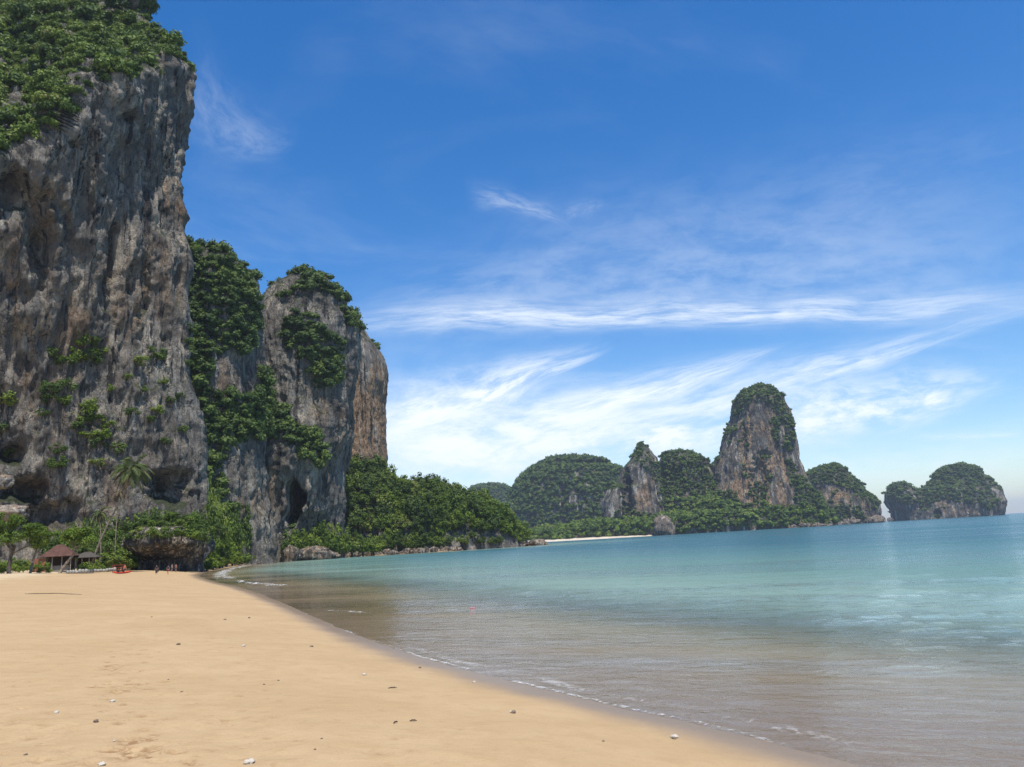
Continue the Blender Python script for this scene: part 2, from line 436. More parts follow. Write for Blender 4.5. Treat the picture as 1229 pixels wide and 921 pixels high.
for k in range(420):
    px, py = rs.uniform(0, 330) + (rs.random() < .3) * rs.uniform(0, 250), rs.uniform(712, 921)
    p = on_ground(px, py)
    dent(p[0], p[1], rs.uniform(0, 3.1), rs.uniform(.05, .16), rs.uniform(.03, .08), rs.uniform(.004, .014), rs.uniform(.05, .6) ** 1.5)
for px, py in ((145, 826), (148, 822), (140, 830), (135, 800), (160, 888), (165, 892), (190, 902), (205, 905), (128, 803)):
    p = on_ground(px, py)
    for _ in range(4):
        dent(p[0] + rs.gauss(0, .16), p[1] + rs.gauss(0, .2), rs.uniform(0, 3.1), rs.uniform(.08, .2), rs.uniform(.05, .09), .015, rs.uniform(.5, .9))

m_sand, g, out = new_mat('beach_sand')
p = g.pos(); px_, py_, pz_ = g.xyz(p)
n1 = g.noise(p, 0.35, 6, 0.6); n2 = g.noise(p, 2.2, 6, 0.65); n3 = g.noise(p, 26.0, 5, 0.75); n4 = g.noise(p, 300.0, 2, 0.6)
n5 = g.noise(g.scaled(p, (1, 1.0, 1)), 9.0, 5, 0.7, 0.3)
tan = g.mix(g.rng(n1, 0.32, 0.68), (0.405, 0.279, 0.147), (0.450, 0.316, 0.174))
tan = g.mix(g.rng(n2, 0.42, 0.72, 0.0, 0.55), tan, (0.365, 0.245, 0.125))
dry = g.mix(g.rng(n2, 0.35, 0.65), (0.47, 0.355, 0.215), (0.54, 0.42, 0.265))
hz = g.m('ADD', pz_, g.m('MULTIPLY', g.m('SUBTRACT', n1, 0.5), 0.9))
c = g.mix(g.rng(hz, 1.75, 2.25), tan, dry)
c = g.mix(g.m('MULTIPLY', g.attr('scuff'), g.rng(n5, 0.40, 0.58), clamp=True), c, (0.20, 0.10, 0.04))
c = g.mix(g.rng(n3, 0.52, 0.72, 0, 0.42), c, (0.26, 0.165, 0.08))
c = g.mix(g.rng(n4, 0.58, 0.8, 0, 0.35), c, (0.70, 0.58, 0.42))
wetn = g.m('ADD', pz_, g.m('MULTIPLY', g.m('SUBTRACT', n1, 0.5), 0.10))
wet = g.m('MAXIMUM', g.rng(wetn, 0.20, 0.02), g.attr('wet'))
c = g.mix(wet, c, g.mix(g.rng(pz_, -0.30, 0.02), (0.37, 0.29, 0.185), (0.24, 0.168, 0.099)))
h = g.m('ADD', g.m('MULTIPLY', n2, 0.6), g.m('ADD', g.m('MULTIPLY', n5, 0.25), g.m('MULTIPLY', n3, 0.06)))
ro = g.m('SUBTRACT', 0.95, g.m('MULTIPLY', wet, 0.65))
principled(g, out, c, ro, g.bump(h, 0.6, 0.10), g.m('ADD', 0.12, g.m('MULTIPLY', wet, 0.45)))
pxg, pyg = project(np.stack([GX, GY, GZ], -1))
# the patch the last wave wetted, where the shore bends
wetpoly = [(225, 694), (240, 687), (290, 683), (330, 690), (420, 712), (470, 740), (480, 775), (440, 768), (395, 747), (350, 729), (285, 708), (250, 701)]
def in_poly(x, y, poly):
    ins = np.zeros(np.shape(x), bool); n = len(poly)
    for i in range(n):
        (ax, ay), (bx, by) = poly[i], poly[(i + 1) % n]
        cond = (ay > y) != (by > y)
        ins ^= cond & (x < (bx - ax) * (y - ay) / (by - ay + 1e-12) + ax)
    return ins
bwet = np.zeros_like(GZ)
me = fast_mesh('beach', np.stack([GX, GY, GZ], -1).reshape(-1, 3), grid_faces(len(gy), len(gx)), True, m_sand, {'scuff': scuff, 'wet': bwet})
tag(mesh_obj('beach', me), 'smooth tan sand beach curving along the bay', kind='structure')

# ------------------------------------------------------------------ sea
sx = graded(-14000, 14000, -12.0, 40.0, 0.22, 1.035)
sy_ = [4.0]
while sy_[-1] < 14000: sy_.append(sy_[-1] + max(0.10, 0.018 * sy_[-1]))
sy = np.array([-60, -20, -5, 0, 2] + sy_)
SX, SY = np.meshgrid(sx, sy)
sgz, SD = ground_z(SX, SY)
P3 = np.stack([SX, SY, np.zeros_like(SX)], -1)
off = -SD
jit = 3.0 * gnoise(P3 * 0.05) + 0.8 * gnoise(P3 * 0.2)
near = 1 - sst(np.hypot(SX, SY), 60, 140)
SZ = np.zeros_like(SX)
for c0, w0_, a0_ in ((4.2, 0.5, .025), (8.5, 0.9, .05), (14.0, 1.3, .11), (22.0, 1.8, .07), (31.0, 2.4, .045), (43, 3, .04)):
    u = (off + jit - c0) / w0_
    SZ += a0_ * np.exp(-u * u * np.where(u < 0, 2.2, 0.6)) * (0.55 + 0.8 * gnoise(P3 * 0.045 + c0))
SZ += (0.012 * gnoise(P3 * np.array([0.9, 1.6, 1])) + 0.03 * gnoise(P3 * np.array([0.25, 0.5, 1]))) * sst(off, 2, 12)
c24, s24 = math.cos(R(24)), math.sin(R(24))
Pw = np.stack([(SX * c24 - SY * s24) * 0.22, (SX * s24 + SY * c24) * 0.75, 0 * SX], -1)
rip = (ridge(Pw, 2, 0.5) - 0.3) * (0.4 + sst(gnoise(Pw * 0.23 + 7), -0.2, 0.4))
SZ += 0.030 * rip * sst(off, 1.0, 9) * (1 - sst(np.hypot(SX, SY), 35, 75))
SZ = SZ * near + 0.008
keep = (SD < 3.0).ravel()
depth = np.clip(-sgz, 0, 20)
Fs = grid_faces(len(sy), len(sx)); Fs = Fs[keep[Fs].any(1)]
used = np.zeros(SX.size, bool); used[Fs.ravel()] = True; remap = np.cumsum(used) - 1
Vs = np.stack([SX, SY, SZ], -1).reshape(-1, 3)[used]
m_sea, g, out = new_mat('sea_water')
p = g.pos()
cd = g.n('ShaderNodeVectorMath', operation='LENGTH'); g.put(cd, 0, p); dist = cd.outputs['Value']
dep = g.attr('depth')
# ripples: crests lie across the shoreward direction
pr = g.n('ShaderNodeVectorRotate', rotation_type='Z_AXIS'); g.put(pr, 'Vector', p); g.put(pr, 'Angle', R(24)); pr = pr.outputs[0]
r1 = g.noise(g.scaled(pr, (0.45, 1.0, 1.0)), 2.2, 5, 0.62, 0.5)
r2 = g.noise(g.scaled(pr, (0.35, 1.0, 1.0)), 0.45, 4, 0.55, 0.3)
r3 = g.noise(g.scaled(pr, (0.25, 1.0, 1.0)), 0.07, 4, 0.55, 0.2)
h = g.m('ADD', g.m('MULTIPLY', r1, 0.11), g.m('ADD', g.m('MULTIPLY', r2, 0.24), g.m('MULTIPLY', g.m('MULTIPLY', r3, 0.9), g.rng(dep, 0.6, 3.0))))
calm = g.rng(dep, 0.0, 0.5, 0.35, 1.0)
nrm = g.bump(h, g.m('MULTIPLY', calm, 1.0), 1.0)
fr = g.n('ShaderNodeFresnel'); g.put(fr, 'IOR', 1.33); g.put(fr, 'Normal', nrm)
gl = g.n('ShaderNodeBsdfGlossy'); g.put(gl, 'Roughness', g.rng(dep, 0.3, 4.0, 0.06, 0.13)); g.put(gl, 'Normal', nrm); g.put(gl, 'Color', (0.95, 0.97, 1, 1))
tr = g.n('ShaderNodeBsdfTransparent')
tint = g.ramp(g.m('DIVIDE', dep, 1.5, clamp=True), [(0.0, (0.93, 0.94, 0.93)), (0.4, (0.87, 0.94, 0.89)), (1.0, (0.68, 0.85, 0.78))])
g.put(tr, 0, tint)
nb = g.noise(p, 0.035, 4, 0.6)
body = g.ramp(g.m('DIVIDE', dep, 6.0, clamp=True), [(0.0, (0.27, 0.31, 0.24)), (0.10, (0.195, 0.280, 0.225)), (0.28, (0.125, 0.225, 0.197)), (0.6, (0.070, 0.163, 0.172)), (1.0, (0.038, 0.118, 0.148))])
df = g.n('ShaderNodeBsdfDiffuse'); g.put(df, 0, body)
mb = g.n('ShaderNodeMixShader'); g.put(mb, 0, g.rng(g.m('ADD', dep, g.m('MULTIPLY', g.m('SUBTRACT', nb, 0.5), 0.5)), 0.06, 0.85)); g.put(mb, 1, tr.outputs[0]); g.put(mb, 2, df.outputs[0])
ms = g.n('ShaderNodeMixShader'); wind = g.noise(g.scaled(pr, (0.18, 1.0, 1.0)), 0.11, 7, 0.66, 0.25)
wind2 = g.noise(g.scaled(pr, (0.10, 1.0, 1.0)), 0.022, 6, 0.62, 0.2)
wk = g.m('ADD', g.rng(wind, 0.34, 0.66, 0.55, 1.15), g.rng(wind2, 0.34, 0.66, -0.25, 0.25))
g.put(ms, 0, g.m('MULTIPLY', g.m('MULTIPLY', fr.outputs[0], wk), g.rng(dep, 0.05, 4.0, 0.95, 0.60), clamp=True)); g.put(ms, 1, mb.outputs[0]); g.put(ms, 2, gl.outputs[0])
g.t.links.new(ms.outputs[0], out.inputs[0])
me = fast_mesh('sea', Vs, remap[Fs], True, m_sea, {'depth': depth.ravel()[used]})
tag(mesh_obj('sea', me), 'calm turquoise sea of the bay reaching the horizon', kind='structure')

# foam: thin broken lace on the water where wavelets run out
m_foam, g, out = new_mat('sea_foam')
p = g.pos()
fn = g.noise(p, 6.5, 6, 0.75, 0.6); fb = g.noise(p, 0.45, 3, 0.6)
al = g.m('MULTIPLY', g.rng(g.m('ADD', fn, g.m('MULTIPLY', g.m('SUBTRACT', fb, 0.5), 0.6)), 0.50, 0.62), g.attr('edge'), clamp=True)
d1 = g.n('ShaderNodeBsdfDiffuse'); g.put(d1, 0, (0.80, 0.80, 0.78, 1)); t1 = g.n('ShaderNodeBsdfTransparent')
mx = g.n('ShaderNodeMixShader'); g.put(mx, 0, al); g.put(mx, 1, t1.outputs[0]); g.put(mx, 2, d1.outputs[0])
g.t.links.new(mx.outputs[0], out.inputs[0])
def foam(pxs, wid, z=0.035, dens=1.0, lift=0.02):
    pts = np.array([on_z(a, b, 0.02)[:2] for a, b in pxs]); L = np.r_[0, np.cumsum(np.linalg.norm(np.diff(pts, axis=0), axis=1))]
    s = np.linspace(0, L[-1], 120); C = np.stack([np.interp(s, L, pts[:, k]) for k in (0, 1)], 1)
    T = np.gradient(C, axis=0); T /= np.linalg.norm(T, axis=1)[:, None]; Nn = np.stack([-T[:, 1], T[:, 0]], 1)
    wob = gnoise(np.stack([s * .4, s * 0, s * 0 + wid], 1)) * wid
    V = []; E = []
    for k, t in enumerate(np.linspace(-1, 1, 7)):
        q = C + Nn * (t * wid + wob)[:, None]
        gzv = np.maximum(ground_z(q[:, 0], q[:, 1])[0], 0) + z + lift * (1 - t * t)
        V.append(np.concatenate([q, gzv[:, None]], 1)); E.append(np.full(len(s), (1 - t * t) * dens) * sst(np.minimum(s, L[-1] - s), 0, L[-1] * .12))
    V = np.stack(V, 0); E = np.stack(E, 0)
    me = fast_mesh('sea_foam', V.reshape(-1, 3), grid_faces(7, len(s)), True, m_foam, {'edge': E})
    tag(mesh_obj('sea_foam', me), 'thin white sea foam along the edge of the water', kind='stuff')
foam([(300, 678.5), (276, 683.5), (264, 688.5), (268, 693), (285, 697)], 1.3, dens=.9, lift=.12)
foam([(285, 697.5), (305, 701), (325, 703), (352, 703.5)], 0.55, dens=1.1, lift=.12)
foam([(400, 752), (440, 766), (500, 786), (550, 800.5), (620, 818), (700, 837.5), (770, 853), (850, 869.5), (920, 887), (1000, 907.5), (1060, 924)], 0.09, 0.012, 0.55, 0.010)
foam([(470, 771), (550, 794), (620, 810), (700, 827), (770, 841), (850, 856), (920, 871), (1000, 888), (1100, 912)], 0.20, 0.03, 0.22, 0.0)
foam([(390, 733), (420, 735), (445, 737)], 0.25, 0.05, 0.5)

# ------------------------------------------------------------------ cliffs
ROCKS = {}
def normals_grid(P, wrap):
    du = (np.roll(P, -1, 1) - np.roll(P, 1, 1)) if wrap else np.gradient(P, axis=1)
    dv = np.gradient(P, axis=0)
    N = np.cross(du, dv); L = np.linalg.norm(N, axis=-1, keepdims=True); return N / np.maximum(L, 1e-9)
def rock_displace(P, N, k, amp, seed=0.0, ledge=0.5, fl=0.5, cr=0.32):
    """k: length scale in metres of the biggest forms"""
    H = N.copy(); H[..., 2] *= 0.35
    Q = P + seed * 101.3
    big = fbm(Q / (k * 1.0) * np.array([1, 1, 0.55]), 3)
    flute = ridge(Q / (k * 0.30) * np.array([1, 1, 0.13]), 3)
    mid = fbm(Q / (k * 0.22) * np.array([1, 1, 0.6]), 3, 0.55)
    hol = np.minimum(0, fbm(Q / (k * 0.35) * np.array([1, 1, 0.45]) + 9.1, 2) + 0.18)
    small = ridge(Q / (k * 0.11) * np.array([1, 1, 0.28]), 4, 0.62)
    crag = ridge(Q / (k * 0.16) * np.array([1, 1, 0.8]) + 4.4, 4, 0.6)
    rugged = sst(fbm(Q / (k * 0.9) + 21.0, 2), -0.35, 0.35)
    lg = gnoise(np.stack([Q[..., 0] / (k * 1.5), Q[..., 1] / (k * 1.5), Q[..., 2] / (k * .28)], -1))
    d = amp * (0.95 * big + fl * flute + 0.42 * mid + 1.5 * hol + 0.24 * small + cr * crag * rugged + ledge * 0.5 * np.abs(lg))
    return P + H * d[..., None]
def finish_rock(name, P, wrap, mat, label, cat, dents=(), ochre=(), kind=None, N0=None):
    N = normals_grid(P, wrap) if N0 is None else N0
    px, py = project(P)
    for (cx, cy, rx, ry, dep) in dents:
        ja = fbm(P / (4.0 + dep * .25) + cx, 3); jb = fbm(P / (4.0 + dep * .25) + cy + 40, 3)
        q = ((px - cx) / rx + .45 * ja) ** 2 + ((py - cy) / ry + .45 * jb) ** 2
        front = ((CAM - P) * N).sum(-1) > 0
        Hn = N.copy(); Hn[..., 2] *= 0.2
        if dep > 30: Hn = np.zeros_like(N) + np.array([0.12, -0.99, 0.0])
        P = P - Hn * (dep * np.exp(-q ** (4 if dep > 12 else 2)) * front)[..., None]
    N = normals_grid(P, wrap)
    och = np.zeros(P.shape[:2])
    for (cx, cy, rx, ry, v) in ochre:
        och = np.maximum(och, v * np.exp(-(((px - cx) / rx) ** 2 + ((py - cy) / ry) ** 2)))
    nv, nu = P.shape[:2]
    V = P.reshape(-1, 3); F = grid_faces(nv, nu, wrap)
    moss = (0 if name == 'undercut_rock' else 1) * np.clip(sst(N[..., 2] + 0.25 * fbm(P / 12.0, 2), 0.35, 0.75), 0, 1)
    me = fast_mesh(name, V, F, True, mat, {'ochre': och, 'moss': moss})
    o = mesh_obj(name, me); tag(o, label, cat, kind=kind)
    s = dict(P=P, N=N, px=px, py=py); ROCKS.setdefault(name, []).append(s)
    return s
def loft(name, Y, left, right, bdep, mat, label, cat, k=30, amp=2.0, nu=260, nv=180, seed=1.0, expo=2.3, skirt=None, dents=(), ochre=(), kind=None, zb=-3.0, dp=0.5, ledge=0.5):
    """slices traced at depth Y: left/right = pixel outlines from the top down"""
    A = np.array([W(x, y, Y) for x, y in left]); B = np.array([W(x, y, Y) for x, y in right])
    A = A[np.argsort(A[:, 2])]; B = B[np.argsort(B[:, 2])]
    zt = max(A[-1, 2], B[-1, 2])
    t = np.linspace(0, 1, nv); z = zb + (zt - zb) * (0.55 * t + 0.45 * np.sin(t * math.pi / 2))
    xl = np.interp(z, A[:, 2], A[:, 0]); xr = np.interp(z, B[:, 2], B[:, 0])
    ker = np.ones(5) / 5
    a = (xr - xl) / 2; cx = (xr + xl) / 2; am = a.max()
    a = np.maximum(a, 0.02 * am) ; a[-1] = 0.01
    b = bdep * (a / am) ** dp
    if skirt is not None:
        zs = np.array([s[0] for s in skirt]); b = b + np.interp(z, zs, [s[1] for s in skirt]) * (a / am) ** .3
    th = np.linspace(0, 2 * math.pi, nu, endpoint=False) - math.pi / 2
    # denser on the side towards the sea
    th = th + 0.55 * np.sin(th + math.pi / 2) * -1
    c, s_ = np.cos(th), np.sin(th)
    e = 2 / expo
    ux = np.sign(c) * np.abs(c) ** e; uy = np.sign(s_) * np.abs(s_) ** e
    P = np.stack([cx[:, None] + a[:, None] * ux, Y + b[:, None] * uy, np.repeat(z[:, None], nu, 1)], -1)
    N = normals_grid(P, True)
    fade = np.clip((a / am) * 3.0, 0.25, 1)[:, None, None]
    P2 = rock_displace(P, N, k, amp, seed, ledge)
    P = P + (P2 - P) * fade
    return finish_rock(name, P, True, mat, label, cat, dents, ochre, kind, N)

# --- main wall: corner edge traced at its own distance, face runs from it towards the beach
YC = 228.0
EDGE = [(196, -60), (160, -10), (185, 20), (205, 40), (219, 58), (222, 72), (235, 80), (234, 100), (228, 130), (220, 160), (215, 200), (216, 240), (219, 280),
        (223, 330), (228, 400), (232, 470), (237, 540), (243, 600), (250, 668), (250, 690)]
E3 = np.array([W(x, y, YC) for x, y in EDGE]); E3 = E3[np.argsort(E3[:, 2])]
dL = np.array([-0.8, -0.6]); nF = np.array([0.6, -0.8])
LIP = [(237, 80), (205, 84), (180, 84), (150, 100), (110, 130), (60, 168), (0, 190)]
ls, lz = [], []
for px, py in LIP:     # where the ray meets the wall plane
    d = ray(px, py); c0 = E3[np.argmin(np.abs(E3[:, 2] - 150)), :2]
    sg_ = 30.0
    for _ in range(6):
        cc = c0 + nF * (20.0 * float(sst(max(sg_, 0), 0, 26)) - 2)
        tt = ((cc - CAM[:2]) @ nF) / (d[:2] @ nF); q = CAM + d * tt; sg_ = (q[:2] - c0) @ dL
    ls.append((q[:2] - c0) @ dL); lz.append(q[2])
ls = np.array(ls); lz = np.array(lz); o_ = np.argsort(ls); ls, lz = ls[o_], lz[o_]
s_f = np.r_[np.linspace(0, 1, 190) * 62, 62 + np.linspace(0.02, 1, 36) ** 1.4 * 110]
s_b = -np.linspace(0.01, 1, 26)[::-1] ** 1.5 * 120
S = np.r_[s_b, s_f]; nv = 470
zt = E3[-1, 2]
zz = np.linspace(-3, 235, nv)
Sg, Zg = np.meshgrid(S, zz)
xc = np.interp(Zg, E3[:, 2], E3[:, 0]); last = E3[-1]
Lp = np.interp(Sg, ls, lz) + 4 * gnoise(np.stack([Sg / 14, Sg * 0, Sg * 0 + 3.3], -1)) + 2.5 * gnoise(np.stack([Sg / 4, Sg * 0, Sg * 0 + 7], -1))
rc = 7.0
sp = np.maximum(Sg, 0)
over = 22.0 * sst(sp, 0, 26) * np.clip((Zg / Lp - .38) / .62, 0, 1) ** 1.25 - 2.0
over += -rc * np.exp(-np.abs(Sg) / rc) * 0.5
X = xc + dL[0] * sp; Y = YC + dL[1] * sp
bk = np.maximum(-Sg, 0)
X = X - 0.62 * bk; Y = Y + 0.78 * bk
above = np.maximum(Zg - Lp, 0)
back = above * 0.85 * sst(Sg, -5, 12)
X = X + nF[0] * (over - back); Y = Y + nF[1] * (over - back)
# corner itself stays on the traced edge
Pm = np.stack([X, Y, Zg], -1)
Nn = normals_grid(Pm, False)
if ((CAM - Pm[200, 100]) * Nn[200, 100]).sum() < 0: Pm = Pm[:, ::-1]; Nn = normals_grid(Pm, False)
Pd = rock_displace(Pm, Nn, 26.0, 2.6, 2.0, 0.5, 0.75, 0.20)
# grooves, holes and hanging ledges of the real wall (pixel centre, radii, depth in metres)
MAIN_DENTS = [(48, 275, 18, 55, 6), (60, 300, 10, 32, 4), (20, 225, 22, 25, 5), (137, 320, 6, 48, 4), (128, 350, 8, 30, 3), (175, 335, 4, 40, 2.5), (158, 140, 10, 7, 3),
              (90, 172, 6, 5, 2.5), (100, 170, 4, 4, 2), (30, 590, 34, 14, 9), (205, 590, 26, 13, 8), (45, 620, 25, 18, 7), (85, 618, 16, 20, 4), (205, 575, 34, 10, 5), (12, 545, 16, 12, 6),
              (165, 395, 6, 30, 2.5), (200, 400, 5, 40, 2), (75, 245, 6, 25, 2), (150, 190, 20, 25, 2)]
MAIN_OCHRE = [(208, 240, 22, 40, 0.62), (165, 360, 40, 60, 0.56), (95, 390, 40, 40, 0.50), (25, 330, 30, 60, 0.50), (110, 420, 60, 40, 0.37), (190, 330, 30, 50, 0.50), (40, 470, 40, 70, 0.43), (70, 400, 60, 60, 0.37), (50, 250, 15, 40, 0.43), (120, 600, 60, 50, 0.37)]
finish_rock('limestone_cliff', Pd, False, M_rock_main, 'huge overhanging limestone wall with streaks and jungle on its top', 'cliff', MAIN_DENTS, MAIN_OCHRE, N0=Nn)

# --- ridge and dome behind the main wall
loft('limestone_cliff', 318, [(236, 300), (232, 312), (226, 330), (215, 400), (205, 500), (200, 690)],
     [(236, 300), (246, 310), (262, 313), (278, 317), (291, 330), (298, 352), (300, 380), (303, 430), (302, 480), (300, 540), (306, 600), (318, 690)], 30, M_rock_two,
     'grey limestone buttress draped in dark jungle beside the huge wall', 'cliff', 28, 2.2, 240, 240, 4.0,
     ochre=[(265, 470, 25, 30, .5), (300, 610, 15, 25, .8)])
LEDGE_Z = W(350, 525, 372)[2]
loft('limestone_cliff', 378, [(368, 333), (352, 341), (335, 354), (320, 372), (307, 385), (298, 400), (285, 470), (275, 560), (268, 690)],
     [(368, 333), (390, 343), (406, 358), (416, 378), (425, 398), (428, 412), (421, 440), (416, 490), (411, 530), (405, 570), (402, 620), (402, 690)], 26, M_rock_two,
     'domed grey limestone cliff with an arched cave near its base', 'cliff', 30, 2.3, 300, 260, 6.0,
     skirt=[(-5, 11), (10, 9), (LEDGE_Z - 14, 13), (LEDGE_Z + 6, 6), (LEDGE_Z + 16, 0), (400, 0)],
     dents=[(355, 602, 11, 25, 38), (360, 560, 10, 30, 3), (368, 640, 30, 26, 5), (335, 610, 6, 40, 2.5), (318, 655, 5, 12, 5)],
     ochre=[(385, 475, 12, 40, .7), (318, 585, 16, 28, .9), (390, 560, 15, 20, .7), (410, 540, 10, 60, .6)])
loft('limestone_cliff', 470, [(412, 362), (402, 376), (398, 400), (396, 460), (396, 560), (395, 680)],
     [(412, 362), (421, 376), (431, 393), (441, 407), (453, 421), (459, 436), (460, 462), (457, 480), (458, 520), (460, 550), (461, 580), (463, 680)], 30, M_rock_two,
     'orange stained limestone face joined to the grey dome', 'cliff', 30, 1.5, 180, 210, 9.0,
     ochre=[(440, 500, 60, 70, 1.6)])

# --- wooded headland under the cliffs
loft('hill', 446, [(425, 560), (412, 556), (395, 580), (372, 632), (335, 668), (330, 690)],
     [(425, 560), (445, 565), (470, 588), (500, 594), (530, 600), (565, 612), (595, 622), (612, 632), (622, 648), (626, 660), (628, 690)], 40, M_rock_two,
     'low wooded headland at the foot of the cliffs', None, 30, 1.5, 200, 60, 12.0, expo=2.0, kind='structure', dp=0.8)

# --- across the bay
FAR = 'limestone_far'
tower = loft('karst_tower', 1150, [(908, 465), (896, 470), (884, 484), (882, 505), (874, 522), (868, 540), (861, 560), (860, 580), (852, 600), (845, 645)],
     [(908, 465), (922, 468), (936, 480), (944, 500), (949, 530), (953, 552), (962, 575), (972, 592), (982, 602), (990, 620), (994, 645)], 62, M_rock_far,
     'tall rounded limestone tower standing over the bay', 'rock tower', 75, 3.6, 220, 190, 14.0,
     dents=[(912, 575, 12, 22, 10), (918, 545, 6, 5, 7), (893, 540, 4, 30, 6), (900, 520, 4, 20, 4)], ochre=[(912, 575, 40, 45, 1.3), (905, 520, 30, 40, .8), (900, 600, 30, 15, 1.2)])
loft('karst_tower', 1130, [(769, 531), (764, 539), (757, 552), (747, 564), (742, 582), (731, 588), (726, 600), (722, 650)],
     [(769, 531), (777, 539), (784, 551), (788, 566), (791, 590), (796, 615), (803, 650)], 45, M_rock_far,
     'pointed limestone pinnacle beside the jungle ridge', 'rock tower', 60, 2.4, 170, 120, 16.0, dents=[(752, 590, 5, 25, 14), (757, 605, 4, 20, 8)], ochre=[(772, 600, 12, 20, .8)])
loft('karst_tower', 1190, [(815, 543), (800, 545), (797, 556), (795, 580), (780, 610), (770, 650)],
     [(815, 543), (829, 547), (838, 556), (843, 562), (847, 556), (850, 562), (858, 575), (875, 600), (890, 650)], 60, M_rock_far,
     'jagged jungle covered limestone ridge between pinnacle and tower', 'rock ridge', 60, 5.0, 170, 110, 18.0)
loft('karst_tower', 1420, [(1001, 558), (985, 562), (972, 572), (966, 590), (958, 610), (950, 645)],
     [(1001, 559), (1010, 566), (1019, 580), (1030, 592), (1041, 600), (1046, 606), (1048, 616), (1046, 624), (1044, 645)], 75, M_rock_far,
     'green topped limestone headland sloping down to an undercut foot', 'headland', 70, 5.0, 170, 110, 20.0, ochre=[(1005, 597, 18, 14, .9), (1040, 605, 14, 12, .6)])
loft('rock_island', 1760, [(1153, 559), (1140, 561), (1130, 568), (1126, 578), (1115, 588), (1103, 590), (1096, 595), (1088, 605), (1078, 616), (1077, 640)],
     [(1153, 559), (1162, 563), (1170, 572), (1180, 581), (1190, 590), (1195, 602), (1195, 614), (1192, 622), (1190, 640)], 90, M_rock_far,
     'long limestone island with a high rounded green hump', 'island', 75, 4.5, 190, 110, 22.0, dents=[(1125, 618, 4, 6, 22), (1120, 604, 10, 4, -4)], ochre=[(1122, 605, 14, 6, 1.0), (1170, 588, 8, 6, .8), (1165, 612, 20, 5, .6)])
loft('rock_island', 1750, [(1077, 581), (1072, 584), (1067, 593), (1066, 602), (1072, 611), (1077, 620), (1077, 640)],
     [(1077, 581), (1084, 583), (1091, 591), (1099, 597), (1106, 606), (1110, 640)], 40, M_rock_far,
     'small leaning limestone stack at the end of the long island', 'island', 55, 3.5, 110, 80, 24.0)
loft('hill', 1650, [(665, 553), (652, 558), (640, 565), (628, 577), (620, 590), (612, 615), (600, 665)],
     [(665, 553), (680, 556), (692, 559), (705, 555), (716, 553), (728, 556), (740, 566), (752, 585), (770, 615), (785, 660)], 160, M_rock_far,
     'broad forested hill behind the far beach', None, 110, 5.0, 180, 90, 26.0, kind='structure', ochre=[(642, 597, 14, 10, .8)])
loft('hill', 2300, [(592, 583), (580, 584), (570, 587), (560, 600), (545, 670)],
     [(592, 583), (604, 586), (612, 589), (620, 598), (640, 620), (660, 668)], 160, M_rock_far,
     'distant low forested hill behind the headland', None, 120, 7.0, 110, 60, 28.0, kind='structure')
# low land with the far beach along its foot
low = loft('hill', 1140, [(800, 618), (760, 622), (700, 630), (655, 636), (628, 646), (618, 662)],
     [(800, 618), (850, 600), (900, 608), (940, 606), (975, 610), (992, 618), (998, 645)], 70, M_rock_far,
     'low forested foreland at the foot of the limestone towers', None, 60, 3.0, 260, 40, 30.0, kind='structure', dp=0.35, ochre=[(950, 628, 60, 6, .9)])
# far beach strip
pts = [W(x, 650, Yb) for x, Yb in ((630, 1078), (660, 1064), (690, 1058), (720, 1056), (750, 1058), (782, 1064), (800, 1075))]
V = []; 
for a in range(len(pts) * 6 - 5):
    t = a / 6; i = min(int(t), len(pts) - 2); p = pts[i] + (pts[i + 1] - pts[i]) * (t - i)
    w_ = 1 + 0.5 * math.sin(a * 1.7)
    V += [(p[0], p[1] - 7, -0.5), (p[0], p[1] - 3, 0.5), (p[0], p[1] + 6, 1.5 + .5 * w_), (p[0], p[1] + 40, 3.5)]
m_fb = plain('far_sand', (0.52, 0.44, 0.33), 0.95, 0.15, 0.05)
n = len(V) // 4
me = fast_mesh('far_beach', np.array(V), np.concatenate([grid_faces(n, 4)]), True, m_fb)
tag(mesh_obj('far_beach', me), 'strip of pale sand on the far side of the bay', kind='structure')

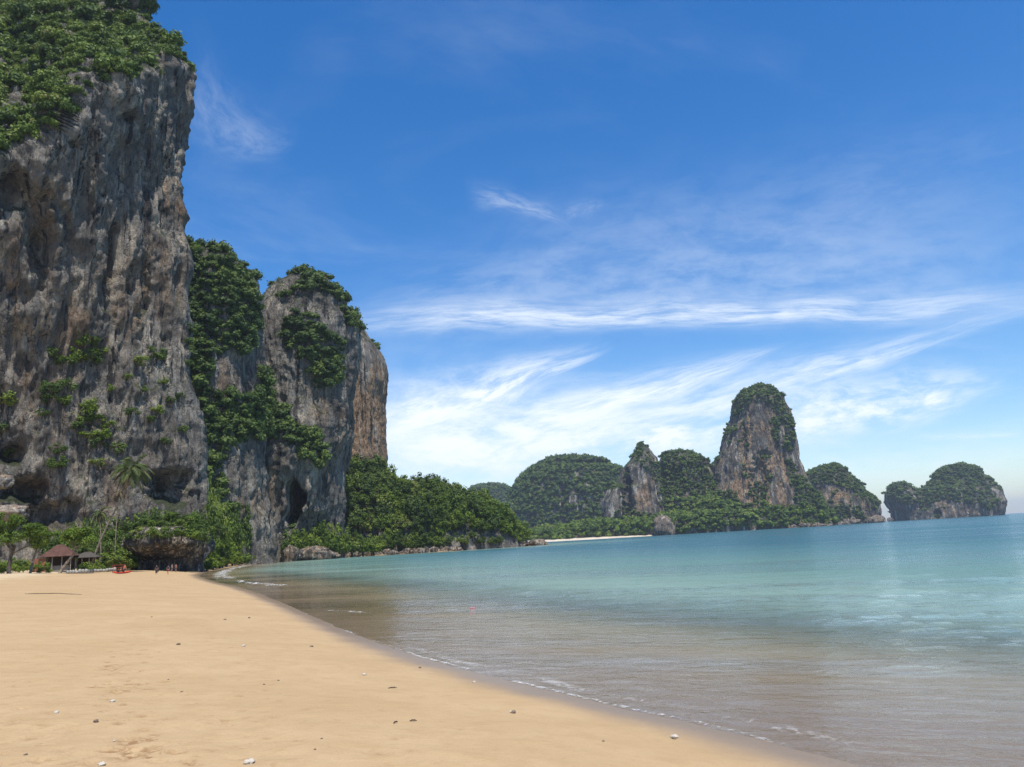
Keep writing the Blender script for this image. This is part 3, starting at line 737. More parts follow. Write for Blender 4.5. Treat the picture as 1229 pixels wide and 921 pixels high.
# ------------------------------------------------------------------ foliage
def cube_sphere(n=2):
    V, F = [], []
    for ax in range(3):
        for sg in (-1, 1):
            b = len(V)
            for i in range(n + 1):
                for j in range(n + 1):
                    p = [0, 0, 0]; p[ax] = sg; p[(ax + 1) % 3] = 2 * i / n - 1; p[(ax + 2) % 3] = (2 * j / n - 1) * sg
                    p = np.array(p, float); V.append(p / np.linalg.norm(p))
            for i in range(n):
                for j in range(n):
                    q = b + i * (n + 1) + j; F.append((q, q + n + 1, q + n + 2, q + 1))
    return np.array(V), np.array(F)
CSV, CSF = cube_sphere(2)
def leaf_cloud(lobes, per, size, rng, flat=0.55, core=0.62):
    """lobes: (x,y,z,r). leaf sprays as small bent quads over every lobe, plus a dark inner core; returns V, F, leafattr"""
    V, F, A = [], [], []; n = 0
    for (x, y, z, r) in lobes:
        d = rng.normal(size=(per, 3)); d[:, 2] = d[:, 2] * 0.9 + 0.25
        d /= np.linalg.norm(d, axis=1)[:, None]
        c = np.array([x, y, z]) + d * (r * (0.72 + 0.36 * rng.random((per, 1)) ** 0.8)) * np.array([1, 1, 0.85])
        nn = d + flat * rng.normal(size=(per, 3)) + np.array([0, 0, 0.35]); nn /= np.linalg.norm(nn, axis=1)[:, None]
        a = np.cross(nn, rng.normal(size=(per, 3))); a /= np.linalg.norm(a, axis=1)[:, None]; b = np.cross(nn, a)
        s = size * (0.6 + 0.8 * rng.random((per, 1)))
        la = rng.random(per)
        k1 = 0.55 + 0.5 * rng.random((per, 1)); k2 = 0.35 + .4 * rng.random((per, 1))
        q = np.stack([c - a * s, c - b * s * k1 + nn * s * .15, c + a * s, c + b * s * k2 - nn * s * .2], 1)
        V.append(q.reshape(-1, 3)); F.append(np.arange(per * 4).reshape(-1, 4) + n); n += per * 4
        A.append(np.repeat(la, 4))
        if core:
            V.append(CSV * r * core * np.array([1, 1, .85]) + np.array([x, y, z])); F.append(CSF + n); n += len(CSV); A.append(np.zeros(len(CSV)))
    return np.concatenate(V), np.concatenate(F), np.concatenate(A)
def bush_lobes(rng, n, flatz=0.6, spread=0.62, r=(0.34, 0.52)):
    L = []
    for _ in range(n):
        an = rng.random() * 6.283; q = spread * math.sqrt(rng.random())
        z = flatz * (1 - q * q / (spread * spread) * 0.7) * rng.random() ** .6
        L.append((q * math.cos(an), q * math.sin(an), z, r[0] + (r[1] - r[0]) * rng.random()))
    return L
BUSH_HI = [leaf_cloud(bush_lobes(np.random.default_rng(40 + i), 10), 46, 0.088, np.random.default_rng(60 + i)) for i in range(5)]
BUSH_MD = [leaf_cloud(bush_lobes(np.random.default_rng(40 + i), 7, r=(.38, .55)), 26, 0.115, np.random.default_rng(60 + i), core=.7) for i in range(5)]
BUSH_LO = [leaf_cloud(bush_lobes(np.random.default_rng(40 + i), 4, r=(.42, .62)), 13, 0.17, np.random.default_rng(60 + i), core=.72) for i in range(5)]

def scatter_mesh(name, label, protos, pts, scl, mat, rng, squash=(0.75, 1.25)):
    Vs, Fs, Rn, Lf = [], [], [], []; n = 0
    for p, s in zip(pts, scl):
        V, F, A = protos[rng.integers(len(protos))]
        an = rng.random() * 6.283; c, d = math.cos(an), math.sin(an)
        T = np.array([[c, -d, 0], [d, c, 0], [0, 0, rng.uniform(*squash)]])
        Vs.append(V @ T.T * s + p); Fs.append(F + n); n += len(V)
        Rn.append(np.full(len(V), rng.random())); Lf.append(A)
    me = fast_mesh(name, np.concatenate(Vs), np.concatenate(Fs), False, mat, {'rnd': np.concatenate(Rn), 'leaf': np.concatenate(Lf)})
    return tag(mesh_obj(name, me), label, kind='stuff')
def pick(surfs, maskfn, n, rng, mind=0.0):
    """random points on rock surfaces, weighted by area x mask"""
    P, Wt, N = [], [], []
    for s in surfs:
        du = np.linalg.norm(np.gradient(s['P'], axis=1), axis=-1); dv = np.linalg.norm(np.gradient(s['P'], axis=0), axis=-1)
        w = np.clip(du * dv, 0, 400) * maskfn(s)
        w = np.where(s['P'][..., 2] > 0.5, w, 0)
        P.append(s['P'].reshape(-1, 3)); N.append(s['N'].reshape(-1, 3)); Wt.append(w.ravel())
    P = np.concatenate(P); N = np.concatenate(N); w = np.concatenate(Wt)
    if w.sum() <= 0: return np.zeros((0, 3)), np.zeros((0, 3))
    idx = rng.choice(len(P), min(n, int((w > 0).sum())), replace=False, p=w / w.sum())
    if mind > 0:
        keep = []; cell = {}
        for i in idx:
            p = P[i]; key = tuple((p // mind).astype(int)); ok = True
            for a in (-1, 0, 1):
                for b in (-1, 0, 1):
                    for c in (-1, 0, 1):
                        for j in cell.get((key[0] + a, key[1] + b, key[2] + c), ()):
                            if ((P[j] - p) ** 2).sum() < mind * mind: ok = False
            if ok: keep.append(i); cell.setdefault(key, []).append(i)
        idx = np.array(keep)
    return P[idx], N[idx]
def facing(s): return ((CAM - s['P']) * s['N']).sum(-1) / np.linalg.norm(CAM - s['P'], axis=-1)
def polys_mask(polys, soft=6.0, noise_k=10.0):
    def fn(s):
        jx = s['px'] + soft * gnoise(s['P'] / noise_k); jy = s['py'] + soft * gnoise(s['P'] / noise_k + 50)
        m = np.zeros(jx.shape, bool)
        for pl in polys: m |= in_poly(jx, jy, pl)
        return (m & (facing(s) > -0.15)).astype(float)
    return fn
def topmask(lo, hi, nk=25.0, na=0.25):
    def fn(s):
        return sst(s['N'][..., 2] + na * fbm(s['P'] / nk, 2), lo, hi)
    return fn

main = ROCKS['limestone_cliff'][0]; ridge_s = ROCKS['limestone_cliff'][1]; dome = ROCKS['limestone_cliff'][2]; orange = ROCKS['limestone_cliff'][3]
rg = np.random.default_rng(21)
LPz = np.interp(((main['P'][..., :2] - c0) @ dL), ls, lz)
def main_top(s): return sst(s['P'][..., 2] - LPz, 0.5, 4.0) * (0.25 + sst(fbm(s['P'] / 9.0, 3), -0.35, 0.05))
p_, n_ = pick([main], main_top, 9000, rg, 2.3)
sc_ = np.clip(np.exp(rg.normal(1.0, .38, len(p_))), 1.2, 5.6)
scatter_mesh('vegetation', 'dense green jungle covering the top of the huge wall', BUSH_HI, p_ - n_ * 0.5, sc_, M_leaf, rg)
# green hanging on buttress, dome and ledges
V_SECOND = [[(224, 300), (250, 305), (300, 330), (306, 372), (300, 420), (285, 430), (275, 410), (258, 425), (250, 400), (226, 420)],
            [(226, 420), (248, 400), (252, 450), (262, 470), (270, 520), (262, 560), (272, 600), (280, 650), (245, 660), (244, 560), (236, 480)],
            [(300, 470), (312, 440), (322, 470), (330, 490), (350, 500), (380, 518), (395, 545), (388, 556), (360, 545), (340, 530), (310, 525), (290, 535), (268, 520), (258, 480)],
            [(352, 380), (375, 372), (390, 395), (405, 415), (412, 440), (400, 462), (380, 470), (372, 445), (360, 425), (340, 412), (345, 395)],
            [(330, 360), (350, 342), (372, 335), (398, 343), (415, 362), (400, 355), (380, 346), (355, 350)],
            [(414, 366), (424, 380), (434, 396), (424, 398), (412, 380)]]
p_, n_ = pick([ridge_s, dome], polys_mask(V_SECOND, 10, 16), 3200, rg, 2.4)
p2, n2 = pick([ridge_s, dome, orange], topmask(0.7, 0.9), 170, rg, 3.0)
p_ = np.concatenate([p_, p2]); n_ = np.concatenate([n_, n2])
scatter_mesh('vegetation', 'dark jungle clinging to the grey buttress and dome', BUSH_MD, p_ + n_ * 0.3, rg.uniform(2.2, 5.2, len(p_)), M_leafd, rg)
# far karsts
farT = ROCKS['karst_tower']; isl = ROCKS['rock_island']; hills = ROCKS['hill']
def far_mask(polys, top=(0.55, 0.85)):
    pm = polys_mask(polys, 5, 40); tmk = topmask(*top, nk=40.0)
    return lambda s: np.maximum(pm(s), tmk(s))
p_, n_ = pick([farT[0]], far_mask([[(878, 500), (890, 462), (925, 460), (950, 500), (952, 545), (943, 540), (940, 505), (925, 490), (900, 485), (885, 500)], [(945, 545), (960, 570), (995, 610), (995, 640), (955, 640), (952, 590)],
      [(845, 590), (880, 590), (900, 618), (1000, 618), (1000, 645), (840, 645)], [(926, 500), (936, 500), (934, 530), (926, 525)]]), 3600, rg, 3.8)
scatter_mesh('vegetation', 'scrub and trees on the tall limestone tower', BUSH_LO, p_, rg.uniform(3.2, 6.5, len(p_)), M_leafd, rg)
p_, n_ = pick([farT[1]], far_mask([[(758, 548), (768, 528), (788, 556), (802, 600), (806, 620), (790, 600), (778, 568), (766, 556)], [(742, 610), (800, 615), (800, 650), (720, 650)]], (0.7, 0.95)), 900, rg, 3.4)
scatter_mesh('vegetation', 'thin scrub on the pointed limestone pinnacle', BUSH_LO, p_, rg.uniform(2.2, 4.6, len(p_)), M_leafd, rg)
p_, n_ = pick(farT[2:4], far_mask([[(758, 550), (768, 530), (788, 556), (800, 600), (806, 620), (790, 600), (778, 572), (765, 560)], [(796, 545), (830, 543), (860, 575), (890, 650), (780, 650), (790, 600)], 
      [(965, 590), (975, 566), (1000, 555), (1025, 580), (1056, 603), (1050, 610), (1020, 590), (1000, 580), (980, 580)], [(955, 610), (990, 610), (1030, 608), (1040, 622), (960, 632)]]), 6000, rg, 4.0)
scatter_mesh('vegetation', 'scrub and trees on the smaller limestone towers', BUSH_LO, p_, rg.uniform(3.2, 6.5, len(p_)), M_leafd, rg)
p_, n_ = pick(isl, far_mask([[(1066, 600), (1075, 578), (1110, 600), (1090, 610)], [(1098, 592), (1130, 560), (1165, 556), (1196, 600), (1190, 612), (1160, 605), (1140, 600), (1120, 600)]]), 2600, rg, 6.0)
scatter_mesh('vegetation', 'green scrub over the limestone islands', BUSH_LO, p_, rg.uniform(5.0, 9.5, len(p_)), M_leafd, rg)
p_, n_ = pick(hills[1:3], lambda s: (facing(s) > -0.2) * (0.15 + sst(s['N'][..., 2] + .5 * fbm(s['P'] / 60., 2), 0.0, .5)), 9000, rg, 6.0)
scatter_mesh('vegetation', 'forest covering the hills behind the far beach', BUSH_LO, p_, rg.uniform(6.5, 11.0, len(p_)), M_leafd, rg)
p_, n_ = pick([hills[3]], lambda s: (facing(s) > -0.2) * np.where(s['P'][..., 2] > 2, 1., 0.) * (0.3 + sst(s['N'][..., 2], 0, .6)), 4200, rg, 4.8)
scatter_mesh('vegetation', 'forest at the foot of the limestone towers across the bay', BUSH_LO, p_, rg.uniform(5.0, 10.5, len(p_)), M_leaf, rg)

# --- trees: trunk + crown prototypes, copied
def copy_tree(o):
    c = o.copy(); link(c)
    for ch in o.children:
        d = ch.copy(); link(d); d.parent = c; d.matrix_parent_inverse = Matrix.Identity(4)
    return c
def tree_proto(name, seed, H, R_, mat, bark, trunk_h=0.42, nl=20, per=46, leaf=0.34, lean=0.0, label='', cat='tree', group=None, flat=.75):
    rng = np.random.default_rng(seed)
    e = bpy.data.objects.new(name, None); link(e); tag(e, label, cat, group)
    lobes = []
    cz = H * (trunk_h + (1 - trunk_h) * 0.5); hz = H * (1 - trunk_h) * 0.5
    for i in range(nl):
        d = rng.normal(size=3); d /= np.linalg.norm(d); q = rng.random() ** (1 / 2.4) * 0.8
        r = R_ * rng.uniform(0.22, 0.36)
        lobes.append((d[0] * R_ * q + lean * H, d[1] * R_ * q, cz + d[2] * hz * q * (1.0 if d[2] > 0 else flat), r))
    mb = MB()
    r0_ = 0.035 * H
    top = (lean * H * .9, 0, H * 0.72)
    mb.tube([(0, 0, -0.6), (lean * H * .2, 0.02 * H, H * 0.2), (lean * H * .55, -0.01 * H, H * 0.42), top], [r0_ * 1.25, r0_, r0_ * .75, r0_ * .25], 7)
    for L in lobes[:7]:
        a = Vector((lean * H * .45, 0, H * rng.uniform(.28, .42))); b = Vector(L[:3])
        m_ = a.lerp(b, .5) + Vector((rng.normal() * .3, rng.normal() * .3, .2))
        mb.tube([a, m_, b], [r0_ * .5, r0_ * .35, r0_ * .12], 5)
    mb.build('trunk', bark, e, True)
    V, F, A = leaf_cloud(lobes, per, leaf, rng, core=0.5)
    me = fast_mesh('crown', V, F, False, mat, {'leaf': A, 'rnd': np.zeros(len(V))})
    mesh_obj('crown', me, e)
    return e
TREE_GROUP = 'trees on the wooded headland'
TL = 'broad leafy tree with rounded crown in the jungle of the wooded headland'
protos = [tree_proto('broadleaf_tree', 100 + i, 12.0, 5.0 + .5 * (i % 3), (M_leaf, M_leafd, M_leaf, M_leafd, M_leafb, M_leaf)[i], M_barkd, .08, 26, 44, .34, label=TL, group=TREE_GROUP) for i in range(6)]
hl = hills[0]
p_, n_ = pick([hl], lambda s: ((facing(s) > -0.35) | (s['N'][..., 2] > .3)) * np.where(s['P'][..., 2] > 1.5, 1., 0.), 2600, rg, 4.9)
pxs, pys = project(p_)
order = np.argsort(p_[:, 1])
p_ = p_[order][:290]
first = {}
for i, p in enumerate(p_):
    k = int(rg.integers(6)); o = protos[k] if k not in first else copy_tree(protos[k]); first[k] = 1
    o['label'] = 'leafy tree on the crest of the wooded headland' if p[2] > 22 else ('leafy tree on the middle slope of the wooded headland' if p[2] > 9 else 'leafy tree on the low slope of the wooded headland above the shore')
    low_ = 0.62 if p[2] < 6 else 1.0
    s = rg.uniform(.75, 1.2) * low_
    o.location = (p[0], p[1], p[2] - 1.2); o.rotation_euler = (0, 0, rg.uniform(0, 6.28)); o.scale = (s * rg.uniform(.85, 1.15), s * rg.uniform(.85, 1.15), s * rg.uniform(.8, 1.25))
em = tree_proto('broadleaf_tree', 131, 15, 4.6, M_leafd, M_barkd, .35, 14, 40, .36, label='taller dark tree rising above the canopy of the headland')
q = W(509, 592, 440); em.location = q - np.array([0, 0, 4.0])

# ------------------------------------------------------------------ shrubs on and under the main wall
SH = [tree_proto('shrub', 200 + i, 3.6, 2.4, (M_leaf, M_leafb, M_leafd)[i], M_barkd, -.02, 16, 44, .15, label='leafy green shrub growing out of the grey limestone wall', cat='shrub', group='shrubs rooted in the big limestone wall') for i in range(3)]
shf = {}
def wall_hit(px, py, s=main):
    d2 = (s['px'] - px) ** 2 + (s['py'] - py) ** 2 + np.where(facing(s) > 0, 0, 1e6)
    i = np.unravel_index(np.argmin(d2), d2.shape); return s['P'][i], s['N'][i]
WALL_SHRUBS = [(100, 420, 3.0), (108, 436, 2.6), (88, 440, 2.6), (75, 442, 2.2), (116, 428, 2.0), (62, 478, 2.6), (76, 474, 2.4), (70, 488, 2.0), (55, 486, 2), (165, 440, 2.2), (188, 432, 2.4), (197, 428, 1.8), (150, 490, 2.6), (158, 500, 1.8),
               (107, 500, 2.4), (95, 508, 2.2), (112, 510, 2.4), (128, 515, 2.0), (104, 530, 2.4), (116, 540, 2.2), (125, 530, 1.8), (90, 515, 2), (188, 498, 1.8), (205, 485, 1.5), (196, 462, 1.5), (215, 480, 1.6),
               (140, 545, 2.2), (120, 560, 2.0), (70, 565, 2.4), (68, 545, 1.8), (2, 490, 2.8), (0, 525, 2.6), (10, 550, 2.4), (198, 535, 1.4), (152, 455, 1.3), (135, 470, 1.3), (170, 470, 1.3), (60, 430, 1.5), (225, 415, 2.0), (224, 440, 1.6), (228, 400, 2.0), (50, 500, 1.3), (220, 520, 1.3), (232, 300, 1.6), (110, 415, 2), (182, 505, 1.2)]
def put_shrub(p, s, k=None, label=None, group=None):
    k = int(rg.integers(3)) if k is None else k
    if k not in shf: o = SH[k]; shf[k] = 1
    else: o = copy_tree(SH[k])
    o.location = tuple(p); o.rotation_euler = (0, 0, rg.uniform(0, 6.28)); o.scale = (s * rg.uniform(.85, 1.2), s * rg.uniform(.85, 1.2), s * rg.uniform(.7, 1.05))
    if label: o['label'] = label; o['group'] = group
    return o
for px, py, s in WALL_SHRUBS:
    p, n = wall_hit(px, py); put_shrub(p + n * 0.3 - np.array([0, 0, 0.3]), s * 0.62)
FOOT = [(130, 640, 196), (142, 652, 190), (155, 635, 196), (170, 640, 192), (182, 628, 198), (195, 622, 198), (208, 618, 200), (222, 620, 200), (236, 615, 204), (250, 612, 208), (265, 606, 214), (280, 615, 214), (292, 625, 214), (270, 630, 206), (255, 640, 200), (272, 648, 204),
        (285, 645, 208), (296, 655, 206), (265, 660, 196), (280, 662, 200), (150, 662, 180), (160, 655, 184), (225, 630, 196), (240, 632, 196), (200, 632, 192), (185, 640, 188), (168, 622, 200), (292, 610, 226), (262, 590, 222), (258, 575, 226), (180, 610, 204), (120, 655, 186), (108, 652, 190), (138, 668, 170), (100, 640, 192), (88, 648, 190), (112, 630, 196), (75, 640, 192), (60, 648, 188), (145, 625, 200), (125, 622, 200), (95, 628, 196)]
def thicket(px, py, Y, label, group, rad, k=None):
    """a leafy tree rooted on the ground whose crown tops out at the pixel"""
    Y = max(Y, float(np.interp(px, [238, 262, 290, 320, 345], [172, 222, 298, 352, 372]))) if px < 345 else Y
    p = W(px, py - 6, Y); z0 = gz(p[0], p[1]) - .3; H = max(2.0, p[2] - z0)
    o = copy_tree(protos[int(rg.integers(6)) if k is None else k]); sxy = rad / 5.3
    o.location = (p[0], p[1], z0); o.scale = (sxy, sxy, H / 12.0); o.rotation_euler = (0, 0, rg.uniform(0, 6.28))
    o.name = 'thicket_tree'; tag(o, label, 'tree', group)
for px, py, Y in FOOT:
    thicket(px, py - 4, Y, 'leafy green tree in the thicket at the foot of the big wall', 'thicket at the foot of the big wall', rg.uniform(2.6, 4.2))
for px, py, Y in ((168, 636, 183), (178, 630, 184), (190, 628, 184), (203, 624, 185), (216, 624, 185), (230, 627, 185), (243, 631, 185), (252, 638, 186), (262, 640, 187), (196, 634, 181), (224, 632, 181), (160, 640, 184), (238, 638, 181), (182, 637, 180), (172, 646, 176), (188, 645, 175), (204, 643, 174), (218, 645, 175), (234, 647, 176), (246, 650, 178), (164, 652, 178)):
    p = W(px, py + 4, Y); put_shrub(p, rg.uniform(.8, 1.25), label='leafy shrub growing on top of the undercut rock', group='shrubs on the undercut rock')
for px, py, Y in ((248, 660, 192), (256, 664, 190), (264, 664, 189), (273, 664, 190), (282, 665, 192), (291, 664, 195), (299, 662, 200), (268, 654, 193), (279, 655, 195), (290, 652, 199), (150, 668, 176), (158, 666, 178), (128, 668, 172)):
    Y = max(Y, float(np.interp(px, [238, 262, 290, 320], [170, 216, 292, 345]))); p = W(px, py, Y); p[2] = gz(p[0], p[1]) - .3
    put_shrub(p, rg.uniform(.9, 1.3) * Y / 190, k=1 if rg.random() < .6 else None, label='bright shrub spilling onto the sand at the foot of the big wall', group='shrubs along the back of the sand')
BANK = [(335, 652), (345, 648), (358, 640), (372, 638), (386, 640), (398, 644), (410, 648), (422, 650), (435, 652), (448, 655), (400, 632), (385, 628), (365, 650), (350, 640), (412, 638), (430, 642), (446, 648), (340, 660)]
for px, py in BANK:
    thicket(px, py - 3, 338 + (px - 335) * .42, 'bright green bushy tree on the bank below the cave', 'bushy trees on the bank below the cave', rg.uniform(3.5, 5.5), k=4 if rg.random() < .6 else None)
for px in range(548, 629, 6):
    thicket(px + rg.uniform(-2, 2), np.interp(px, [548, 600, 628], [618, 622, 634]) + rg.uniform(-3, 5), np.interp(px, [548, 628], [418, 452]) + rg.uniform(0, 6), 'bushy tree on the tip of the wooded headland', 'trees on the tip of the headland', rg.uniform(4.0, 5.5))
for px in range(455, 628, 7):
    Y = np.interp(px, [385, 420, 460, 500, 540, 580, 612, 632], [388, 392, 396, 400, 408, 420, 436, 452]) + 5
    thicket(px + rg.uniform(-2, 2), np.interp(px, [455, 628], [648, 642]) + rg.uniform(-8, 3), Y, 'low bushy tree hanging over the rocks of the headland shore', 'low trees along the headland shore', rg.uniform(3.2, 5.2), k=4 if rg.random() < .4 else None)
# ------------------------------------------------------------------ rocks
def boulder_mesh(seed, nu=44, nv=26, rough=.28, under=0.0, mat=M_boulder):
    th = np.linspace(0, 2 * np.pi, nu, endpoint=False); ph = np.linspace(-np.pi / 2, np.pi / 2, nv)
    T, Pp = np.meshgrid(th, ph)
    e = lambda v, k: np.sign(v) * np.abs(v) ** k
    P = np.stack([e(np.cos(Pp), .8) * np.cos(T), e(np.cos(Pp), .8) * np.sin(T), e(np.sin(Pp), .8)], -1)
    N = P / np.linalg.norm(P, axis=-1, keepdims=True)
    d = rough * (fbm(P * 1.3 + seed * 7.7, 3) + .35 * ridge(P * np.array([3, 3, 1.2]) + seed, 2) - .2)
    P = P + N * d[..., None]
    if under: P[..., :2] *= (1 - under * sst(-P[..., 2], -.2, .9))[..., None]
    V = P.reshape(-1, 3)
    return fast_mesh('boulder', V, grid_faces(nv, nu, True), True, mat, {'ochre': np.full(len(V), .25), 'moss': np.zeros(len(V))})
BM = [boulder_mesh(i + 1) for i in range(4)]
def boulder(name, me, px, py_base, Y, wpx, hpx, label, cat='boulder', group=None, rz=0.0, z0=None, dy=1.0):
    p = W(px, py_base, Y); s = Y / FPX
    o = mesh_obj(name, me); zb = p[2] if z0 is None else z0
    o.scale = (wpx * s / 2, wpx * s / 2 * dy, hpx * s / 2 * 1.15); o.location = (p[0], p[1], zb + hpx * s / 2 * .75); o.rotation_euler = (0, 0, rz)
    return tag(o, label, cat, group)
zr = W(200, 655, 186)[2]
loft('undercut_rock', 186, [(205, 632), (185, 635), (172, 641), (165, 650), (166, 660), (170, 668), (172, 676), (172, 700)],
     [(205, 632), (226, 635), (240, 642), (247, 652), (246, 661), (242, 668), (240, 676), (240, 700)], 10.0, M_boulder, 'brown undercut rock with a dark hollow beneath it', 'boulder', 8, 1.1, 130, 70, 33.0, zb=-1,
     skirt=[(-2, -7.5), (zr - 3.2, -7.0), (zr - 1.2, -3.5), (zr + .3, 0), (60, 0)])
boulder('boulder', BM[0], 378, 671, 345, 42, 17, 'large grey boulder at the edge of the water below the cave', z0=-.5, dy=.7)
boulder('boulder', BM[1], 349, 668, 340, 18, 20, 'pale pointed boulder beside the large grey one on the sand', z0=-.3, dy=.8)
boulder('boulder', BM[2], 398, 670, 350, 18, 9, 'small flat dark boulder leaning on the large grey one', z0=-.5)
boulder('boulder', boulder_mesh(31, 60, 40, .2, 0, M_boulder_pale), 8, 622, 190, 46, 16, 'pale sunlit boulder above the small beach tree', dy=.8)
boulder('boulder', boulder_mesh(33, 60, 40, .2, 0, M_boulder_pale), 4, 584, 194, 24, 14, 'rounded pale boulder on the ledge of the wall', dy=.8)
boulder('boulder', BM[3], 645, 651, 470, 22, 9, 'dark flat boulder at the tip of the wooded headland', z0=-1, dy=.8)
boulder('boulder', BM[1], 622, 655, 452, 24, 11, 'dark rounded boulder beside the flat one at the headland tip', z0=-1, dy=.8)
boulder('boulder', BM[2], 594, 658, 436, 34, 14, 'broad dark boulder with shrubs along the headland shore', z0=-1, dy=.8)
for i in range(46):
    t = i / 45; px = 404 + t * 190 + rs.uniform(-2, 2); Y = np.interp(px, [385, 420, 460, 500, 540, 580, 612, 632], [388, 392, 396, 400, 408, 420, 436, 452]) + rs.uniform(-1, 3)
    boulder('shore_rock', BM[i % 4], px, 664, Y, rs.uniform(5, 13), rs.uniform(4, 9), 'dark rock in the rubble along the headland shore', 'rock', 'rocks along the headland shore', rs.uniform(0, 6), -.6)
for i in range(20):
    px = 880 + i * 9.3 + rs.uniform(-3, 3)
    boulder('shore_rock', BM[i % 4], px, 640, np.interp(px, [880, 990, 1000, 1056], [1078, 1090, 1345, 1345]), rs.uniform(8, 16), rs.uniform(6, 12), 'pale shore rock at the foot of the far limestone towers', 'rock', 'rocks at the foot of the far towers', rs.uniform(0, 6), -2)
boulder('sea_stack', BM[2], 1069, 628, 1700, 6, 6, 'tiny dark rock in the water beside the leaning stack', 'rock', z0=-2)
boulder('boulder', BM[0], 797, 640, 1062, 24, 24, 'grey rounded boulder at the end of the far beach', z0=-1)

# ------------------------------------------------------------------ coconut palms
def palm(name, path_px, Y, label, nfr=20, Lf=4.6, dead=5, mat=M_palm, r0_=.24, seed=1, droop=1.0, coconuts=True):
    rng = np.random.default_rng(seed)
    pts = [W(x, y, Y) for x, y in path_px]
    base = pts[0].copy(); base[2] = gz(base[0], base[1])
    e = bpy.data.objects.new(name, None); link(e); e.location = base; tag(e, label, 'palm tree')
    L = [Vector(p - base) for p in pts]; L[0].z = -0.4
    C = []
    for i in range(len(L) - 1):
        for t in np.linspace(0, 1, 6, endpoint=False): C.append(L[i].lerp(L[i + 1], t))
    C.append(L[-1])
    for _ in range(3): C = [C[0]] + [(C[i - 1] + C[i] * 2 + C[i + 1]) / 4 for i in range(1, len(C) - 1)] + [C[-1]]
    rad = [r0_ * (1.35 - .5 * min(1, i / 3)) * (1 - .35 * i / len(C)) * (1.06 if i % 2 else 1) for i in range(len(C))]
    MB().tube(C, rad, 9).build('trunk', M_bark, e, True)
    top = C[-1]
    for i in range(nfr + dead):
        isd = i >= nfr
        an = rng.random() * .5 + i * 2.399; el = rng.uniform(-.9, -.4) if isd else math.asin(max(-.6, min(.95, 1 - 1.55 * (i + .5) / nfr)))
        ln = Lf * rng.uniform(.8, 1.1) * (.8 if isd else 1)
        d = Vector((math.cos(an) * math.cos(el), math.sin(an) * math.cos(el), math.sin(el)))
        side = Vector((-math.sin(an), math.cos(an), 0)); V, F = [], []
        n = 15; c = top.copy(); dirv = d.copy(); cs = []
        for k in range(n + 1):
            cs.append(c.copy()); c = c + dirv * (ln / n); dirv = (dirv + Vector((0, 0, -0.105 * droop * (1 + .8 * k / n)))).normalized()
        for k in range(n):                       # rachis
            wv_ = .035 * (1 - k / n) + .01; b = len(V); V += [cs[k] - side * wv_, cs[k] + side * wv_, cs[k + 1] + side * wv_, cs[k + 1] - side * wv_]; F.append((b, b + 1, b + 2, b + 3))
        for k in range(2, n + 1):                # leaflets in pairs
            for sg in (-1, 1):
                for h in (0, .5):
                    t = (k + h) / n
                    if t > 1: continue
                    a = cs[k].lerp(cs[min(k + 1, n)], h); lt = ln * .24 * math.sin(min(1, .25 + t * .8) * math.pi) ** .6 + .15
                    fw = (cs[min(k + 1, n)] - cs[max(k - 1, 0)]).normalized()
                    tip = a + (side * sg * .8 + fw * .55 + Vector((0, 0, -.45 - .25 * rng.random()))).normalized() * lt
                    wv_ = fw * .10; b = len(V); md = a.lerp(tip, .5) + Vector((0, 0, .06))
                    V += [a, md + wv_, tip, md - wv_]; F.append((b, b + 1, b + 2, b + 3))
        me = fast_mesh('frond', np.array([tuple(v) for v in V]), np.array(F), False, M_dead if isd else mat, {'rnd': np.full(len(V), rng.random() * .6), 'leaf': rng.random(len(V))})
        mesh_obj('frond', me, e)
    if coconuts:
        for k in range(5):
            an = k * 1.3; o = mesh_obj('coconut', NUT, e); o.location = top + Vector((math.cos(an) * .3, math.sin(an) * .3, -.35)); o.scale = (.16, .16, .2)
    return e
NUT = fast_mesh('coconut', *(lambda s: (s[0], s[1]))(cube_sphere(4)), True, plain('coconut_husk', (.16, .17, .05)))
palm('coconut_palm', [(106, 679), (119, 652), (130, 628), (142, 606), (151, 588), (158, 563)], 160, 'leaning coconut palm with full green crown in front of the wall', 26, 5.6, 6, seed=3)
palm('coconut_palm', [(138, 668), (139, 640), (141, 612), (143, 590)], 178, 'bare grey palm with few dry drooping fronds behind the leaning one', 7, 2.6, 5, M_dead, .16, 5, 1.5, False)
palm('coconut_palm', [(122, 664), (121, 640), (119, 615)], 176, 'short dull green palm with ragged fronds under the wall', 10, 3.0, 4, M_palm, .16, 8, 1.4, False)

